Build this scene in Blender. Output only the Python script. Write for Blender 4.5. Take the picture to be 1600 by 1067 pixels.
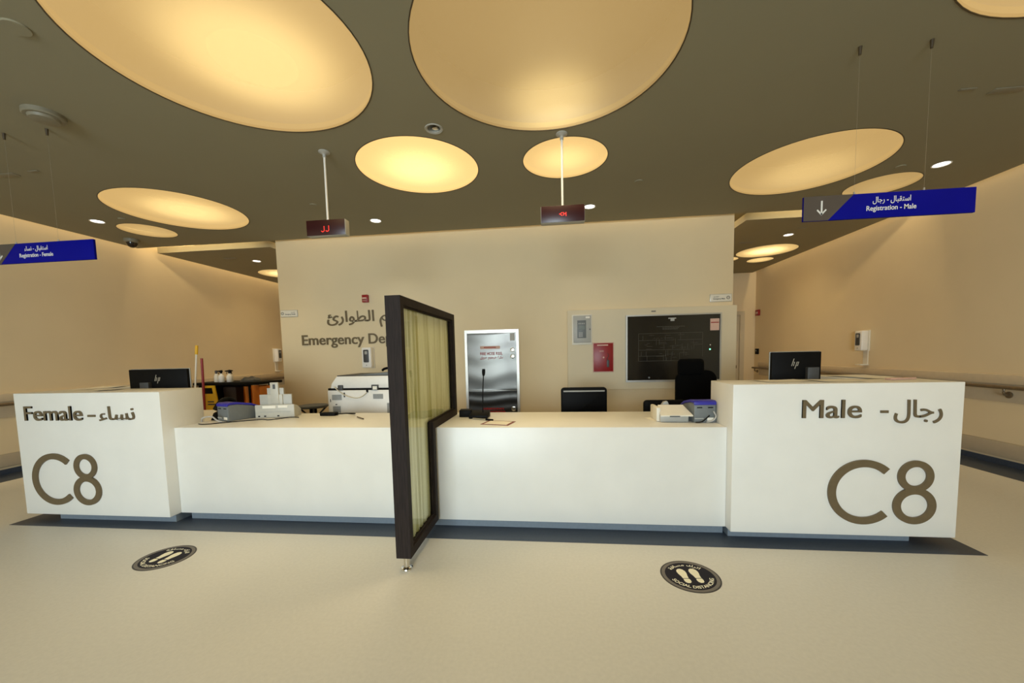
import bpy, bmesh, math, random
from mathutils import Vector, Matrix
random.seed(7)
D = bpy.data
SC = bpy.context.scene
COL = SC.collection
for o in list(D.objects):
    D.objects.remove(o)

# ------------------------------------------------------------------ camera, world, daylight, exposure
cam = D.cameras.new('camera')
cam.sensor_width = 36.0
cam.lens = 13.6445
cam.shift_y = (596.83 - 533.5) / 1600.0
cam.clip_start = 0.02
cam_ob = D.objects.new('camera', cam)
COL.objects.link(cam_ob)
_R = Vector((0.993822, 0.108754, -0.022163)); _U = Vector((0.013831, 0.076773, 0.996953)); _W = Vector((-0.110125, 0.9911, -0.074795))
M = Matrix(((_R.x, _U.x, -_W.x), (_R.y, _U.y, -_W.y), (_R.z, _U.z, -_W.z))).to_4x4()
M.translation = Vector((0, 0, 1.272))
cam_ob.matrix_world = M
SC.camera = cam_ob

SC.view_settings.view_transform = 'Standard'
SC.view_settings.look = 'None'
SC.view_settings.gamma = 1.0
SC.view_settings.use_curve_mapping = False
SC.view_settings.exposure = 0.0

world = D.worlds.new('sky')
SC.world = world
world.use_nodes = True
world.node_tree.nodes['Background'].inputs[0].default_value = (0.75, 0.88, 1.0, 1)
world.node_tree.nodes['Background'].inputs[1].default_value = 0.35

def area_light(name, loc, size, size_y, power, color, direction, parent=None, shape='RECTANGLE', spread=math.pi):
    l = D.lights.new(name, 'AREA')
    l.shape = shape; l.size = size
    if shape in ('RECTANGLE', 'ELLIPSE'):
        l.size_y = size_y
    l.energy = power; l.color = color; l.spread = spread
    o = D.objects.new(name, l); COL.objects.link(o)
    o.location = loc
    o.rotation_euler = Vector(direction).to_track_quat('-Z', 'Y').to_euler()
    if parent: o.parent = parent
    return o

DAY = (0.77, 0.885, 1.0)
WARM = (1.0, 0.63, 0.22)
COVE = (1.0, 0.75, 0.40)
DAY_POWER = 620.0
DISC_EMIT = 0.54
DISC_LAMP = 26.0
DISC_COLOR = (1.0, 0.81, 0.47)
DOWN_POWER = 5.0
COVE_POWER = 3.0
# daylight entering through the glazed front wall behind the viewer
area_light('daylight_through_glazing', (-1.35, -6.62, 1.45), 3.2, 2.3, DAY_POWER, DAY, (0, 1, -0.06))

# ------------------------------------------------------------------ helpers
def lin(c):
    c = c / 255.0
    return c / 12.92 if c <= 0.04045 else ((c + 0.055) / 1.055) ** 2.4

def rgb(r, g, b):
    return (lin(r), lin(g), lin(b), 1.0)

MATS = {}
def mat(name, col, rough=0.5, metal=0.0, noise=0.0, nscale=30.0, bump=0.0, emit=None, estr=0.0, coat=0.0, aniso=None, spec=0.5):
    if name in MATS: return MATS[name]
    m = D.materials.new(name); m.use_nodes = True
    nt = m.node_tree; b = nt.nodes['Principled BSDF']
    b.inputs['Base Color'].default_value = col
    b.inputs['Roughness'].default_value = rough
    b.inputs['Metallic'].default_value = metal
    b.inputs['Specular IOR Level'].default_value = spec
    b.inputs['Coat Weight'].default_value = coat
    if emit:
        b.inputs['Emission Color'].default_value = emit
        b.inputs['Emission Strength'].default_value = estr
    if noise or bump:
        tc = nt.nodes.new('ShaderNodeTexCoord'); mp = nt.nodes.new('ShaderNodeMapping'); n = nt.nodes.new('ShaderNodeTexNoise')
        nt.links.new(tc.outputs['Object'], mp.inputs['Vector']); nt.links.new(mp.outputs['Vector'], n.inputs['Vector'])
        if aniso: mp.inputs['Scale'].default_value = aniso
        n.inputs['Scale'].default_value = nscale; n.inputs['Detail'].default_value = 4.0
        if noise:
            r = nt.nodes.new('ShaderNodeValToRGB')
            lo = [max(0, c * (1 - noise)) for c in col[:3]]; hi = [min(1, c * (1 + noise)) for c in col[:3]]
            r.color_ramp.elements[0].color = (*lo, 1); r.color_ramp.elements[1].color = (*hi, 1)
            r.color_ramp.elements[0].position = 0.3; r.color_ramp.elements[1].position = 0.7
            nt.links.new(n.outputs['Fac'], r.inputs['Fac']); nt.links.new(r.outputs['Color'], b.inputs['Base Color'])
        if bump:
            bp = nt.nodes.new('ShaderNodeBump'); bp.inputs['Strength'].default_value = bump; bp.inputs['Distance'].default_value = 0.01
            nt.links.new(n.outputs['Fac'], bp.inputs['Height']); nt.links.new(bp.outputs['Normal'], b.inputs['Normal'])
    MATS[name] = m
    return m

m_wall = mat('wall_paint', rgb(226, 207, 170), 0.85, noise=0.012, nscale=3, bump=0.02)
m_ceil = mat('ceiling_paint', rgb(143, 136, 112), 0.9, noise=0.012, nscale=2)
m_floor = mat('floor_vinyl', rgb(215, 212, 203), 0.38, noise=0.035, nscale=55, spec=0.4)
m_navy = mat('navy_vinyl', rgb(56, 66, 82), 0.42, noise=0.12, nscale=70)
m_toe = mat('blue_grey_vinyl', rgb(122, 132, 142), 0.35, noise=0.05, nscale=50)
m_corian = mat('white_solid_surface', rgb(233, 230, 222), 0.36, noise=0.02, nscale=5)
m_bronze = mat('bronze_lettering', rgb(112, 97, 72), 0.42, metal=0.25, noise=0.05, nscale=40)
m_bronzeside = m_bronze
m_wood = mat('dark_wenge_wood', rgb(40, 31, 27), 0.65, noise=0.35, nscale=14, aniso=(14, 14, 0.7), spec=0.2)
m_chrome = mat('chrome', rgb(225, 222, 215), 0.16, metal=1.0, noise=0.02, nscale=20)
m_steel = mat('brushed_stainless', rgb(88, 86, 82), 0.24, metal=1.0, noise=0.06, nscale=10, aniso=(1, 1, 40))
m_silver = mat('satin_aluminium', rgb(190, 186, 178), 0.35, metal=0.8, noise=0.03, nscale=30)
m_white = mat('white_plastic', rgb(232, 228, 220), 0.4, noise=0.015, nscale=30)
m_ivory = mat('ivory_plastic', rgb(226, 219, 203), 0.45, noise=0.02, nscale=30)
m_lgrey = mat('light_grey_plastic', rgb(170, 168, 160), 0.45, noise=0.03, nscale=30)
m_sgrey = mat('warm_grey_plastic', rgb(182, 178, 166), 0.45, noise=0.03, nscale=30)
m_grey = mat('grey_plastic', rgb(108, 112, 112), 0.5, noise=0.05, nscale=40)
m_dgrey = mat('dark_grey_plastic', rgb(66, 66, 66), 0.5, noise=0.05, nscale=40)
m_black = mat('black_plastic', rgb(12, 11, 10), 0.55, noise=0.15, nscale=40, spec=0.12)
m_blackf = mat('black_fabric', rgb(8, 8, 8), 0.95, noise=0.3, nscale=200, bump=0.15, spec=0.1)
m_blackg = mat('black_glass', rgb(30, 26, 20), 0.16, noise=0.1, nscale=8)
m_bluelid = mat('blue_plastic', rgb(44, 40, 150), 0.4, noise=0.06, nscale=30)
m_red = mat('red_enamel', rgb(140, 14, 16), 0.4, noise=0.06, nscale=20)
m_redtext = mat('red_print', rgb(150, 10, 10), 0.7, noise=0.04, nscale=60)
m_pink = mat('pinkish_label', rgb(208, 170, 152), 0.55, noise=0.04, nscale=60)
m_paper = mat('paper', rgb(236, 230, 216), 0.7, noise=0.02, nscale=20)
m_print = mat('printed_grey', rgb(120, 112, 104), 0.7, noise=0.1, nscale=80)
m_signblue = mat('royal_blue_sign', rgb(3, 6, 128), 0.6, noise=0.03, nscale=10, spec=0.1)
m_signbrown = mat('brown_sign', rgb(78, 68, 60), 0.5, noise=0.03, nscale=10)
m_signwhite = mat('sign_white', rgb(225, 222, 214), 0.5, noise=0.02, nscale=30)
m_railbar = mat('bronze_rail', rgb(112, 96, 74), 0.38, metal=0.35, noise=0.06, nscale=30)
m_guard = mat('guard_vinyl', rgb(188, 175, 152), 0.5, noise=0.03, nscale=20)
m_guardtop = mat('guard_rail_vinyl', rgb(214, 198, 170), 0.45, noise=0.03, nscale=20)
m_door = mat('door_laminate', rgb(196, 184, 158), 0.5, noise=0.03, nscale=6)
m_yellow = mat('yellow_plastic', rgb(228, 178, 24), 0.45, noise=0.04, nscale=30)
m_orange = mat('orange_bag', rgb(214, 122, 28), 0.55, noise=0.12, nscale=12, bump=0.1)
m_redpole = mat('red_pole', rgb(140, 26, 30), 0.4, noise=0.05, nscale=30)
m_brown = mat('dark_brown_bag', rgb(46, 28, 22), 0.6, noise=0.15, nscale=14)
m_led = mat('red_led', rgb(255, 40, 30), 0.5, emit=(1.0, 0.05, 0.03, 1), estr=1.0, noise=0.01)
m_maroon = mat('dark_red_acrylic', rgb(46, 8, 14), 0.32, noise=0.06, nscale=20)
m_stick = mat('dark_purple_sticker', rgb(30, 25, 35), 0.65, noise=0.08, nscale=40, spec=0.2)
m_stickring = mat('grey_sticker_ring', rgb(112, 104, 94), 0.5, noise=0.08, nscale=40)
m_stickborder = mat('sticker_border', rgb(48, 40, 32), 0.5, noise=0.08, nscale=40)
m_cream = mat('cream_print', rgb(246, 240, 214), 0.6, noise=0.03, nscale=40)
m_plan = mat('plan_lines', rgb(70, 66, 54), 0.6, noise=0.05, nscale=40)
m_green = mat('green_indicator', rgb(120, 255, 190), 0.5, emit=(0.3, 1.0, 0.6, 1), estr=1.5, noise=0.01)
m_cable = mat('cream_cable', rgb(206, 196, 172), 0.5, noise=0.03, nscale=40)
m_cableg = mat('grey_cable', rgb(176, 172, 166), 0.5, noise=0.03, nscale=40)
m_rim = mat('dark_rim', rgb(70, 56, 36), 0.5, noise=0.05, nscale=40)
m_ceilgrey = mat('grey_ceiling_fitting', rgb(126, 119, 100), 0.5, noise=0.04, nscale=40)
m_down = mat('downlight_lens', rgb(255, 255, 255), 0.5, emit=(1.0, 0.97, 0.93, 1), estr=4.0, noise=0.01)
m_screen = mat('grey_green_screen', rgb(84, 90, 72), 0.3, noise=0.05, nscale=30)
m_dome = mat('smoked_dome', rgb(34, 26, 22), 0.1, noise=0.05, nscale=10)

def mat_curtain():
    m = D.materials.new('yellow_green_voile'); m.use_nodes = True; nt = m.node_tree; b = nt.nodes['Principled BSDF']
    out = nt.nodes['Material Output']
    tc = nt.nodes.new('ShaderNodeTexCoord'); mp = nt.nodes.new('ShaderNodeMapping'); n = nt.nodes.new('ShaderNodeTexNoise'); r = nt.nodes.new('ShaderNodeValToRGB')
    mp.inputs['Scale'].default_value = (1, 26, 0.5)
    nt.links.new(tc.outputs['Object'], mp.inputs['Vector']); nt.links.new(mp.outputs['Vector'], n.inputs['Vector'])
    n.inputs['Scale'].default_value = 1.0; n.inputs['Detail'].default_value = 3
    r.color_ramp.elements[0].color = rgb(206, 200, 132); r.color_ramp.elements[1].color = rgb(254, 250, 214)
    r.color_ramp.elements[0].position = 0.38; r.color_ramp.elements[1].position = 0.56
    nt.links.new(n.outputs['Fac'], r.inputs['Fac']); nt.links.new(r.outputs['Color'], b.inputs['Base Color'])
    b.inputs['Roughness'].default_value = 0.8
    tr = nt.nodes.new('ShaderNodeBsdfTranslucent'); nt.links.new(r.outputs['Color'], tr.inputs['Color'])
    mx = nt.nodes.new('ShaderNodeMixShader'); mx.inputs[0].default_value = 0.35
    nt.links.new(b.outputs[0], mx.inputs[1]); nt.links.new(tr.outputs[0], mx.inputs[2]); nt.links.new(mx.outputs[0], out.inputs['Surface'])
    return m
m_curtain = mat_curtain()

def mat_glass():
    m = D.materials.new('clear_glazing'); m.use_nodes = True; nt = m.node_tree
    out = nt.nodes['Material Output']; nt.nodes.remove(nt.nodes['Principled BSDF'])
    t = nt.nodes.new('ShaderNodeBsdfTransparent'); t.inputs[0].default_value = (0.97, 0.99, 0.96, 1)
    g = nt.nodes.new('ShaderNodeBsdfGlossy'); g.inputs['Roughness'].default_value = 0.02
    lw = nt.nodes.new('ShaderNodeLayerWeight'); lw.inputs[0].default_value = 0.5
    pw = nt.nodes.new('ShaderNodeMath'); pw.operation = 'POWER'; pw.inputs[1].default_value = 4.0; nt.links.new(lw.outputs['Facing'], pw.inputs[0])
    fr = nt.nodes.new('ShaderNodeMath'); fr.operation = 'MULTIPLY_ADD'; fr.inputs[1].default_value = 0.7; fr.inputs[2].default_value = 0.03; nt.links.new(pw.outputs[0], fr.inputs[0])
    mx = nt.nodes.new('ShaderNodeMixShader'); nt.links.new(fr.outputs[0], mx.inputs[0])
    nt.links.new(t.outputs[0], mx.inputs[1]); nt.links.new(g.outputs[0], mx.inputs[2]); nt.links.new(mx.outputs[0], out.inputs['Surface'])
    return m
m_glass = mat_glass()

def mat_diffuser(name, e, tint, scatter):
    m = D.materials.new(name); m.use_nodes = True; nt = m.node_tree
    out = nt.nodes['Material Output']; nt.nodes.remove(nt.nodes['Principled BSDF'])
    p = nt.nodes.new('ShaderNodeBsdfTransparent'); p.inputs[0].default_value = (0.60, 0.60, 0.60, 1)
    t = nt.nodes.new('ShaderNodeBsdfTranslucent'); t.inputs[0].default_value = (0.95, 0.86, 0.60, 1)
    d = nt.nodes.new('ShaderNodeBsdfDiffuse'); d.inputs[0].default_value = (0.7, 0.66, 0.58, 1)
    g = nt.nodes.new('ShaderNodeBsdfGlossy'); g.inputs['Roughness'].default_value = 0.25; g.inputs[0].default_value = (0.8, 0.8, 0.8, 1)
    em = nt.nodes.new('ShaderNodeEmission'); em.inputs[0].default_value = (*tint, 1); em.inputs[1].default_value = e
    m0 = nt.nodes.new('ShaderNodeMixShader'); m0.inputs[0].default_value = scatter
    m1 = nt.nodes.new('ShaderNodeMixShader'); m1.inputs[0].default_value = 0.05
    m2 = nt.nodes.new('ShaderNodeMixShader'); m2.inputs[0].default_value = 0.05
    ad = nt.nodes.new('ShaderNodeAddShader')
    nt.links.new(p.outputs[0], m0.inputs[1]); nt.links.new(t.outputs[0], m0.inputs[2])
    nt.links.new(m0.outputs[0], m1.inputs[1]); nt.links.new(d.outputs[0], m1.inputs[2])
    nt.links.new(m1.outputs[0], m2.inputs[1]); nt.links.new(g.outputs[0], m2.inputs[2])
    nt.links.new(m2.outputs[0], ad.inputs[0]); nt.links.new(em.outputs[0], ad.inputs[1]); nt.links.new(ad.outputs[0], out.inputs['Surface'])
    return m

class MB:
    """collects shapes into one mesh"""
    def __init__(s): s.bm = bmesh.new()
    def _merge(s, b2, mtx=None):
        if mtx is not None: bmesh.ops.transform(b2, matrix=mtx, verts=b2.verts)
        me = D.meshes.new('tmp'); b2.to_mesh(me); b2.free(); s.bm.from_mesh(me); D.meshes.remove(me)
        return s
    def box(s, x0, x1, y0, y1, z0, z1, bevel=0.0, seg=2, mtx=None):
        b = bmesh.new(); bmesh.ops.create_cube(b, size=1)
        for v in b.verts: v.co = Vector(((x0 + x1) / 2 + v.co.x * (x1 - x0), (y0 + y1) / 2 + v.co.y * (y1 - y0), (z0 + z1) / 2 + v.co.z * (z1 - z0)))
        if bevel: bmesh.ops.bevel(b, geom=list(b.edges), offset=bevel, segments=seg, profile=0.5, affect='EDGES')
        return s._merge(b, mtx)
    def cyl(s, p0, p1, r0, r1=None, seg=24, bevel=0.0):
        r1 = r0 if r1 is None else r1
        p0, p1 = Vector(p0), Vector(p1); d = p1 - p0; b = bmesh.new()
        bmesh.ops.create_cone(b, cap_ends=True, cap_tris=False, segments=seg, radius1=r0, radius2=max(r1, 1e-5), depth=d.length)
        if bevel:
            es = [e for e in b.edges if abs(e.verts[0].co.z - e.verts[1].co.z) < 1e-6]
            bmesh.ops.bevel(b, geom=es, offset=bevel, segments=2, profile=0.5, affect='EDGES')
        m = Matrix.Translation((p0 + p1) / 2) @ d.to_track_quat('Z', 'Y').to_matrix().to_4x4()
        return s._merge(b, m)
    def lathe(s, prof, center=(0, 0, 0), seg=32, mtx=None):
        b = bmesh.new(); rings = []
        for r, z in prof:
            if r < 1e-6: rings.append([b.verts.new((0, 0, z))])
            else: rings.append([b.verts.new((r * math.cos(2 * math.pi * k / seg), r * math.sin(2 * math.pi * k / seg), z)) for k in range(seg)])
        for a, c in zip(rings, rings[1:]):
            for k in range(seg):
                k2 = (k + 1) % seg
                if len(a) == 1 and len(c) == 1: continue
                if len(a) == 1: b.faces.new((a[0], c[k2], c[k]))
                elif len(c) == 1: b.faces.new((a[k], a[k2], c[0]))
                else: b.faces.new((a[k], a[k2], c[k2], c[k]))
        bmesh.ops.recalc_face_normals(b, faces=b.faces)
        m = Matrix.Translation(center)
        if mtx is not None: m = m @ mtx
        return s._merge(b, m)
    def prism(s, pts, axis, a, c, bevel=0.0):
        """polygon extruded along an axis: pts are (u, v) in the two other axes in order"""
        b = bmesh.new()
        def P(u, v, w):
            return {'x': (w, u, v), 'y': (u, w, v), 'z': (u, v, w)}[axis]
        lo = [b.verts.new(P(u, v, a)) for u, v in pts]; hi = [b.verts.new(P(u, v, c)) for u, v in pts]
        n = len(pts)
        b.faces.new(lo); b.faces.new(hi[::-1])
        for k in range(n): b.faces.new((lo[k], hi[k], hi[(k + 1) % n], lo[(k + 1) % n]))
        bmesh.ops.recalc_face_normals(b, faces=b.faces)
        if bevel: bmesh.ops.bevel(b, geom=list(b.edges), offset=bevel, segments=2, profile=0.5, affect='EDGES')
        return s._merge(b)
    def loop(s, outer, inner, axis, a, c):
        """flat frame between two polygons with the same number of points"""
        b = bmesh.new()
        def P(u, v, w):
            return {'x': (w, u, v), 'y': (u, w, v), 'z': (u, v, w)}[axis]
        n = len(outer)
        ol = [b.verts.new(P(*p, a)) for p in outer]; oh = [b.verts.new(P(*p, c)) for p in outer]
        il = [b.verts.new(P(*p, a)) for p in inner]; ih = [b.verts.new(P(*p, c)) for p in inner]
        for k in range(n):
            j = (k + 1) % n
            b.faces.new((ol[k], ol[j], il[j], il[k])); b.faces.new((oh[k], oh[j], ih[j], ih[k]))
            b.faces.new((ol[k], ol[j], oh[j], oh[k])); b.faces.new((il[k], il[j], ih[j], ih[k]))
        bmesh.ops.recalc_face_normals(b, faces=b.faces)
        return s._merge(b)
    def tube(s, pts, r, seg=10):
        b = bmesh.new(); pts = [Vector(p) for p in pts]; rings = []
        up = Vector((0, 0, 1))
        for i, p in enumerate(pts):
            t = (pts[min(i + 1, len(pts) - 1)] - pts[max(i - 1, 0)]).normalized()
            u = t.cross(up)
            if u.length < 1e-3: u = t.cross(Vector((0, 1, 0)))
            u.normalize(); v = t.cross(u)
            rr = r(i / (len(pts) - 1)) if callable(r) else r
            rings.append([b.verts.new(p + (u * math.cos(2 * math.pi * k / seg) + v * math.sin(2 * math.pi * k / seg)) * rr) for k in range(seg)])
        for a, c in zip(rings, rings[1:]):
            for k in range(seg): b.faces.new((a[k], a[(k + 1) % seg], c[(k + 1) % seg], c[k]))
        b.faces.new(rings[0]); b.faces.new(rings[-1][::-1])
        bmesh.ops.recalc_face_normals(b, faces=b.faces)
        return s._merge(b)
    def grid(s, f, nu, nv):
        b = bmesh.new()
        vs = [[b.verts.new(f(i / nu, j / nv)) for j in range(nv + 1)] for i in range(nu + 1)]
        for i in range(nu):
            for j in range(nv): b.faces.new((vs[i][j], vs[i + 1][j], vs[i + 1][j + 1], vs[i][j + 1]))
        return s._merge(b)
    def add_mesh(s, me, mtx=None):
        b = bmesh.new(); b.from_mesh(me); return s._merge(b, mtx)
    def build(s, name, m, parent=None, angle=35):
        me = D.meshes.new(name); s.bm.to_mesh(me); s.bm.free()
        me.materials.append(m)
        me.polygons.foreach_set('use_smooth', [True] * len(me.polygons))
        me.set_sharp_from_angle(angle=math.radians(angle))
        o = D.objects.new(name, me); COL.objects.link(o)
        if parent:
            o.parent = parent
            t = Vector((0, 0, 0)); q = parent
            while q: t += q.location; q = q.parent
            me.transform(Matrix.Translation(-t))     # shapes are given in world coordinates, stored relative to the thing's base
        return o

def curve_pts(ctrl, n=12):
    """smooth polyline through points"""
    ctrl = [Vector(c) for c in ctrl]; out = []
    for i in range(len(ctrl) - 1):
        p0 = ctrl[max(i - 1, 0)]; p1 = ctrl[i]; p2 = ctrl[i + 1]; p3 = ctrl[min(i + 2, len(ctrl) - 1)]
        for k in range(n):
            t = k / n
            out.append(0.5 * ((2 * p1) + (p2 - p0) * t + (2 * p0 - 5 * p1 + 4 * p2 - p3) * t * t + (3 * p1 - p0 - 3 * p2 + p3) * t ** 3))
    out.append(ctrl[-1]); return out

def tag(o, label, cat, group=None, kind=None):
    o['label'] = label; o['category'] = cat
    if group: o['group'] = group
    if kind: o['kind'] = kind
    return o
def thing(name, label, cat, loc=(0, 0, 0), group=None):
    o = D.objects.new(name, None); o.empty_display_size = 0.05; COL.objects.link(o); o.location = loc
    return tag(o, label, cat, group)
def struct(o):
    o['kind'] = 'structure'; return o
def copy_thing(o, loc, rz=0.0, label=None):
    r = o.copy(); COL.objects.link(r); r.location = loc; r.rotation_euler = (0, 0, rz)
    if label: r['label'] = label
    for ch in list(o.children):
        c = ch.copy(); COL.objects.link(c); c.parent = r
        for g in list(ch.children):
            d = g.copy(); COL.objects.link(d); d.parent = c
    return r

# ---- lettering
FORMS = {'\u0621': (0xFE80,), '\u0626': (0xFE89, 0xFE8A, 0xFE8B, 0xFE8C), '\u0627': (0xFE8D, 0xFE8E), '\u0628': (0xFE8F, 0xFE90, 0xFE91, 0xFE92),
         '\u0629': (0xFE93, 0xFE94), '\u062a': (0xFE95, 0xFE96, 0xFE97, 0xFE98), '\u062c': (0xFE9D, 0xFE9E, 0xFE9F, 0xFEA0), '\u062d': (0xFEA1, 0xFEA2, 0xFEA3, 0xFEA4),
         '\u062e': (0xFEA5, 0xFEA6, 0xFEA7, 0xFEA8), '\u0631': (0xFEAD, 0xFEAE), '\u0633': (0xFEB1, 0xFEB2, 0xFEB3, 0xFEB4), '\u0637': (0xFEC1, 0xFEC2, 0xFEC3, 0xFEC4),
         '\u0641': (0xFED1, 0xFED2, 0xFED3, 0xFED4), '\u0642': (0xFED5, 0xFED6, 0xFED7, 0xFED8), '\u0643': (0xFED9, 0xFEDA, 0xFEDB, 0xFEDC), '\u0644': (0xFEDD, 0xFEDE, 0xFEDF, 0xFEE0),
         '\u0645': (0xFEE1, 0xFEE2, 0xFEE3, 0xFEE4), '\u0646': (0xFEE5, 0xFEE6, 0xFEE7, 0xFEE8), '\u0648': (0xFEED, 0xFEEE), '\u064a': (0xFEF1, 0xFEF2, 0xFEF3, 0xFEF4)}
def arabic(t):
    out = []
    for i, ch in enumerate(t):
        if ch not in FORMS: out.append(ch); continue
        f = FORMS[ch]; prev = t[i - 1] if i else ' '; nxt = t[i + 1] if i + 1 < len(t) else ' '
        jp = prev in FORMS and len(FORMS[prev]) == 4 and len(f) > 1
        jn = len(f) == 4 and nxt in FORMS and len(FORMS[nxt]) > 1
        k = (3 if jn else 1) if jp else (2 if jn else 0)
        out.append(chr(f[k]))
    return ''.join(out[::-1])

def text_mesh(body, weight=0.0):
    c = D.curves.new('lettering', 'FONT'); c.body = body; c.size = 1.0; c.extrude = 0.5; c.offset = weight; c.resolution_u = 6
    o = D.objects.new('lettering', c); COL.objects.link(o)
    bpy.context.view_layer.update()
    dg = bpy.context.evaluated_depsgraph_get()
    me = D.meshes.new_from_object(o.evaluated_get(dg))
    D.objects.remove(o); D.curves.remove(c)
    return me
def bounds(me):
    xs = [v.co.x for v in me.vertices]; ys = [v.co.y for v in me.vertices]
    return min(xs), max(xs), min(ys), max(ys)
CAP = None
def put_text(mb, body, x0, x1, z0, z1, y, depth, weight=0.0, cap=False, frame=None):
    """letters facing -Y, from x0 to x1; z0..z1 is the ink height, or baseline..cap height when cap is set"""
    global CAP
    me = text_mesh(body, weight); bx0, bx1, by0, by1 = bounds(me)
    if cap:
        if CAP is None:
            e = text_mesh('E'); CAP = bounds(e)[3]; D.meshes.remove(e)
        by0, by1 = 0.0, CAP
    sx = (x1 - x0) / (bx1 - bx0); sz = (z1 - z0) / (by1 - by0)
    for v in me.vertices:
        p = Vector((x0 + (v.co.x - bx0) * sx, y - (v.co.z + 0.5) * depth, z0 + (v.co.y - by0) * sz))
        v.co = frame @ p if frame else p
    mb.add_mesh(me); D.meshes.remove(me)

# ------------------------------------------------------------------ the room
XL, XR, YB, YF, ZC, ZT = -6.33, 4.60, 9.575, -6.5, 2.964, 3.34
WX0, WX1, WY = -4.05, 2.325, 5.42
f = struct(MB().box(XL - 0.2, XR + 0.2, YF - 0.2, YB + 0.2, -0.1, 0.0).build('floor', m_floor))
struct(MB().box(XL - 0.2, XL, YF - 0.2, YB + 0.2, 0, ZT).build('wall_left', m_wall))
struct(MB().box(XR, XR + 0.2, YF - 0.2, YB + 0.2, 0, ZT).build('wall_right', m_wall))
struct(MB().box(WX0, WX1, WY, YB, 0, ZT, bevel=0.006).build('wall_center', m_wall))
struct(MB().box(WX1, 3.24, YB, YB + 0.2, 0, ZT).box(4.36, XR, YB, YB + 0.2, 0, ZT).box(3.24, 4.36, YB, YB + 0.2, 2.11, ZT).box(XL, WX0, YB, YB + 0.2, 0, ZT).build('wall_back', m_wall))
WIN = [(-3.0, 0.3, 0.25)]     # glazed opening behind the viewer: x0, x1, sill height
struct(MB().box(XL, XR, YF - 0.2, YF, 2.7, ZT).box(XL, WIN[0][0], YF - 0.2, YF, 0, 2.7).box(WIN[0][1], XR, YF - 0.2, YF, 0, 2.7).box(WIN[0][0], WIN[0][1], YF - 0.2, YF, 0, WIN[0][2]).build('wall_front', m_wall))
for k, (x0, x1, z0) in enumerate(WIN):
    w = MB().loop([(x0, z0), (x0, 2.7), (x1, 2.7), (x1, z0)], [(x0 + 0.06, z0 + 0.06), (x0 + 0.06, 2.64), (x1 - 0.06, 2.64), (x1 - 0.06, z0 + 0.06)], 'y', YF - 0.14, YF - 0.06)
    w.box((x0 + x1) / 2 - 0.03, (x0 + x1) / 2 + 0.03, YF - 0.13, YF - 0.07, z0 + 0.05, 2.65)
    win = struct(w.build('window_%d' % (k + 1), m_dgrey))
    MB().box(x0 + 0.05, x1 - 0.05, YF - 0.105, YF - 0.095, z0 + 0.05, 2.65).build('glass_pane', m_glass, win)
struct(MB().box(XL - 0.2, XR + 0.2, YF - 0.2, YB + 0.2, ZT, ZT + 0.1).build('ceiling_void', m_ceil))

DISCS = [ # centre x, y, radius, emission, lamp, lamp offset, label
    (-1.779, 2.127, 0.75, 1.0, 0.72, (0.10, 0.05), 'very large round ceiling light nearest the viewer over the female side, brightly lit'),
    (-0.026, 2.361, 0.762, 0.72, 0.34, (0.04, 0.42), 'very large round ceiling light above the divider, dimmer with a bright patch'),
    (-1.207, 3.565, 0.545, 1.9, 1.2, (0, 0), 'medium round ceiling light between the two red number displays, brightest of all'),
    (0.113, 3.599, 0.374, 1.5, 1.0, (0, 0), 'small round ceiling light behind the hanging rod above the male side display'),
    (-4.224, 4.131, 0.655, 1.15, 0.75, (0.1, 0), 'large round ceiling light above the female counter near the wall'),
    (-5.247, 4.653, 0.30, 0.95, 0.85, (0, 0), 'small round ceiling light beside the black dome camera'),
    (2.407, 4.111, 0.65, 0.95, 0.8, (0.05, 0.1), 'large round ceiling light above the male counter crossed by a sign cable'),
    (3.478, 4.689, 0.319, 0.8, 0.6, (0, 0), 'small round ceiling light just above the male registration sign'),
    (2.503, 1.60, 0.858, 1.0, 1.0, (0, 0), 'very large round ceiling light cut off by the top corner of the photo'),
]
CORR = [
    (3.736, 7.455, 0.47, 1.0, 2.2, (0, 0), 'large round ceiling light in the corridor beyond the male counter'),
    (3.986, 8.172, 0.229, 1.0, 0.9, (0, 0), 'small round ceiling light at the far end of the corridor beyond the male counter'),
    (3.28, 8.02, 0.23, 1.0, 0.9, (0, 0), 'small round ceiling light partly hidden by the corner of the central wall'),
]
CORL = [(-5.42, 7.45, 0.45, 1.0, 2.0, (0, 0), 'round ceiling light in the corridor beyond the cleaning cart')]

def slab(name, x0, x1, y0, y1, z0, z1, holes):
    c = D.curves.new(name, 'CURVE'); c.dimensions = '2D'; c.fill_mode = 'BOTH'; c.extrude = (z1 - z0) / 2
    def poly(pts):
        s = c.splines.new('POLY'); s.points.add(len(pts) - 1)
        for p, q in zip(s.points, pts): p.co = (q[0], q[1], 0, 1)
        s.use_cyclic_u = True
    poly([(x0, y0), (x1, y0), (x1, y1), (x0, y1)])
    for hx, hy, r in holes: poly([(hx + r * math.cos(2 * math.pi * k / 72), hy + r * math.sin(2 * math.pi * k / 72)) for k in range(72)])
    o = D.objects.new(name, c); COL.objects.link(o); bpy.context.view_layer.update()
    me = D.meshes.new_from_object(o.evaluated_get(bpy.context.evaluated_depsgraph_get()))
    D.objects.remove(o); D.curves.remove(c)
    me.transform(Matrix.Translation((0, 0, (z0 + z1) / 2))); me.name = name
    me.materials.clear(); me.materials.append(m_ceil)
    o = D.objects.new(name, me); COL.objects.link(o)
    return struct(o)
DOWN = [(-5.463, 4.247), (-2.211, 4.802), (0.431, 4.778), (3.673, 4.252), (3.552, 6.466), (-5.137, 6.38)]
holes = [(d[0], d[1], d[2]) for d in DISCS] + [(x, y, 0.062) for x, y in DOWN[:4]] + [(-0.878, 2.972, 0.05)]
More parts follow.
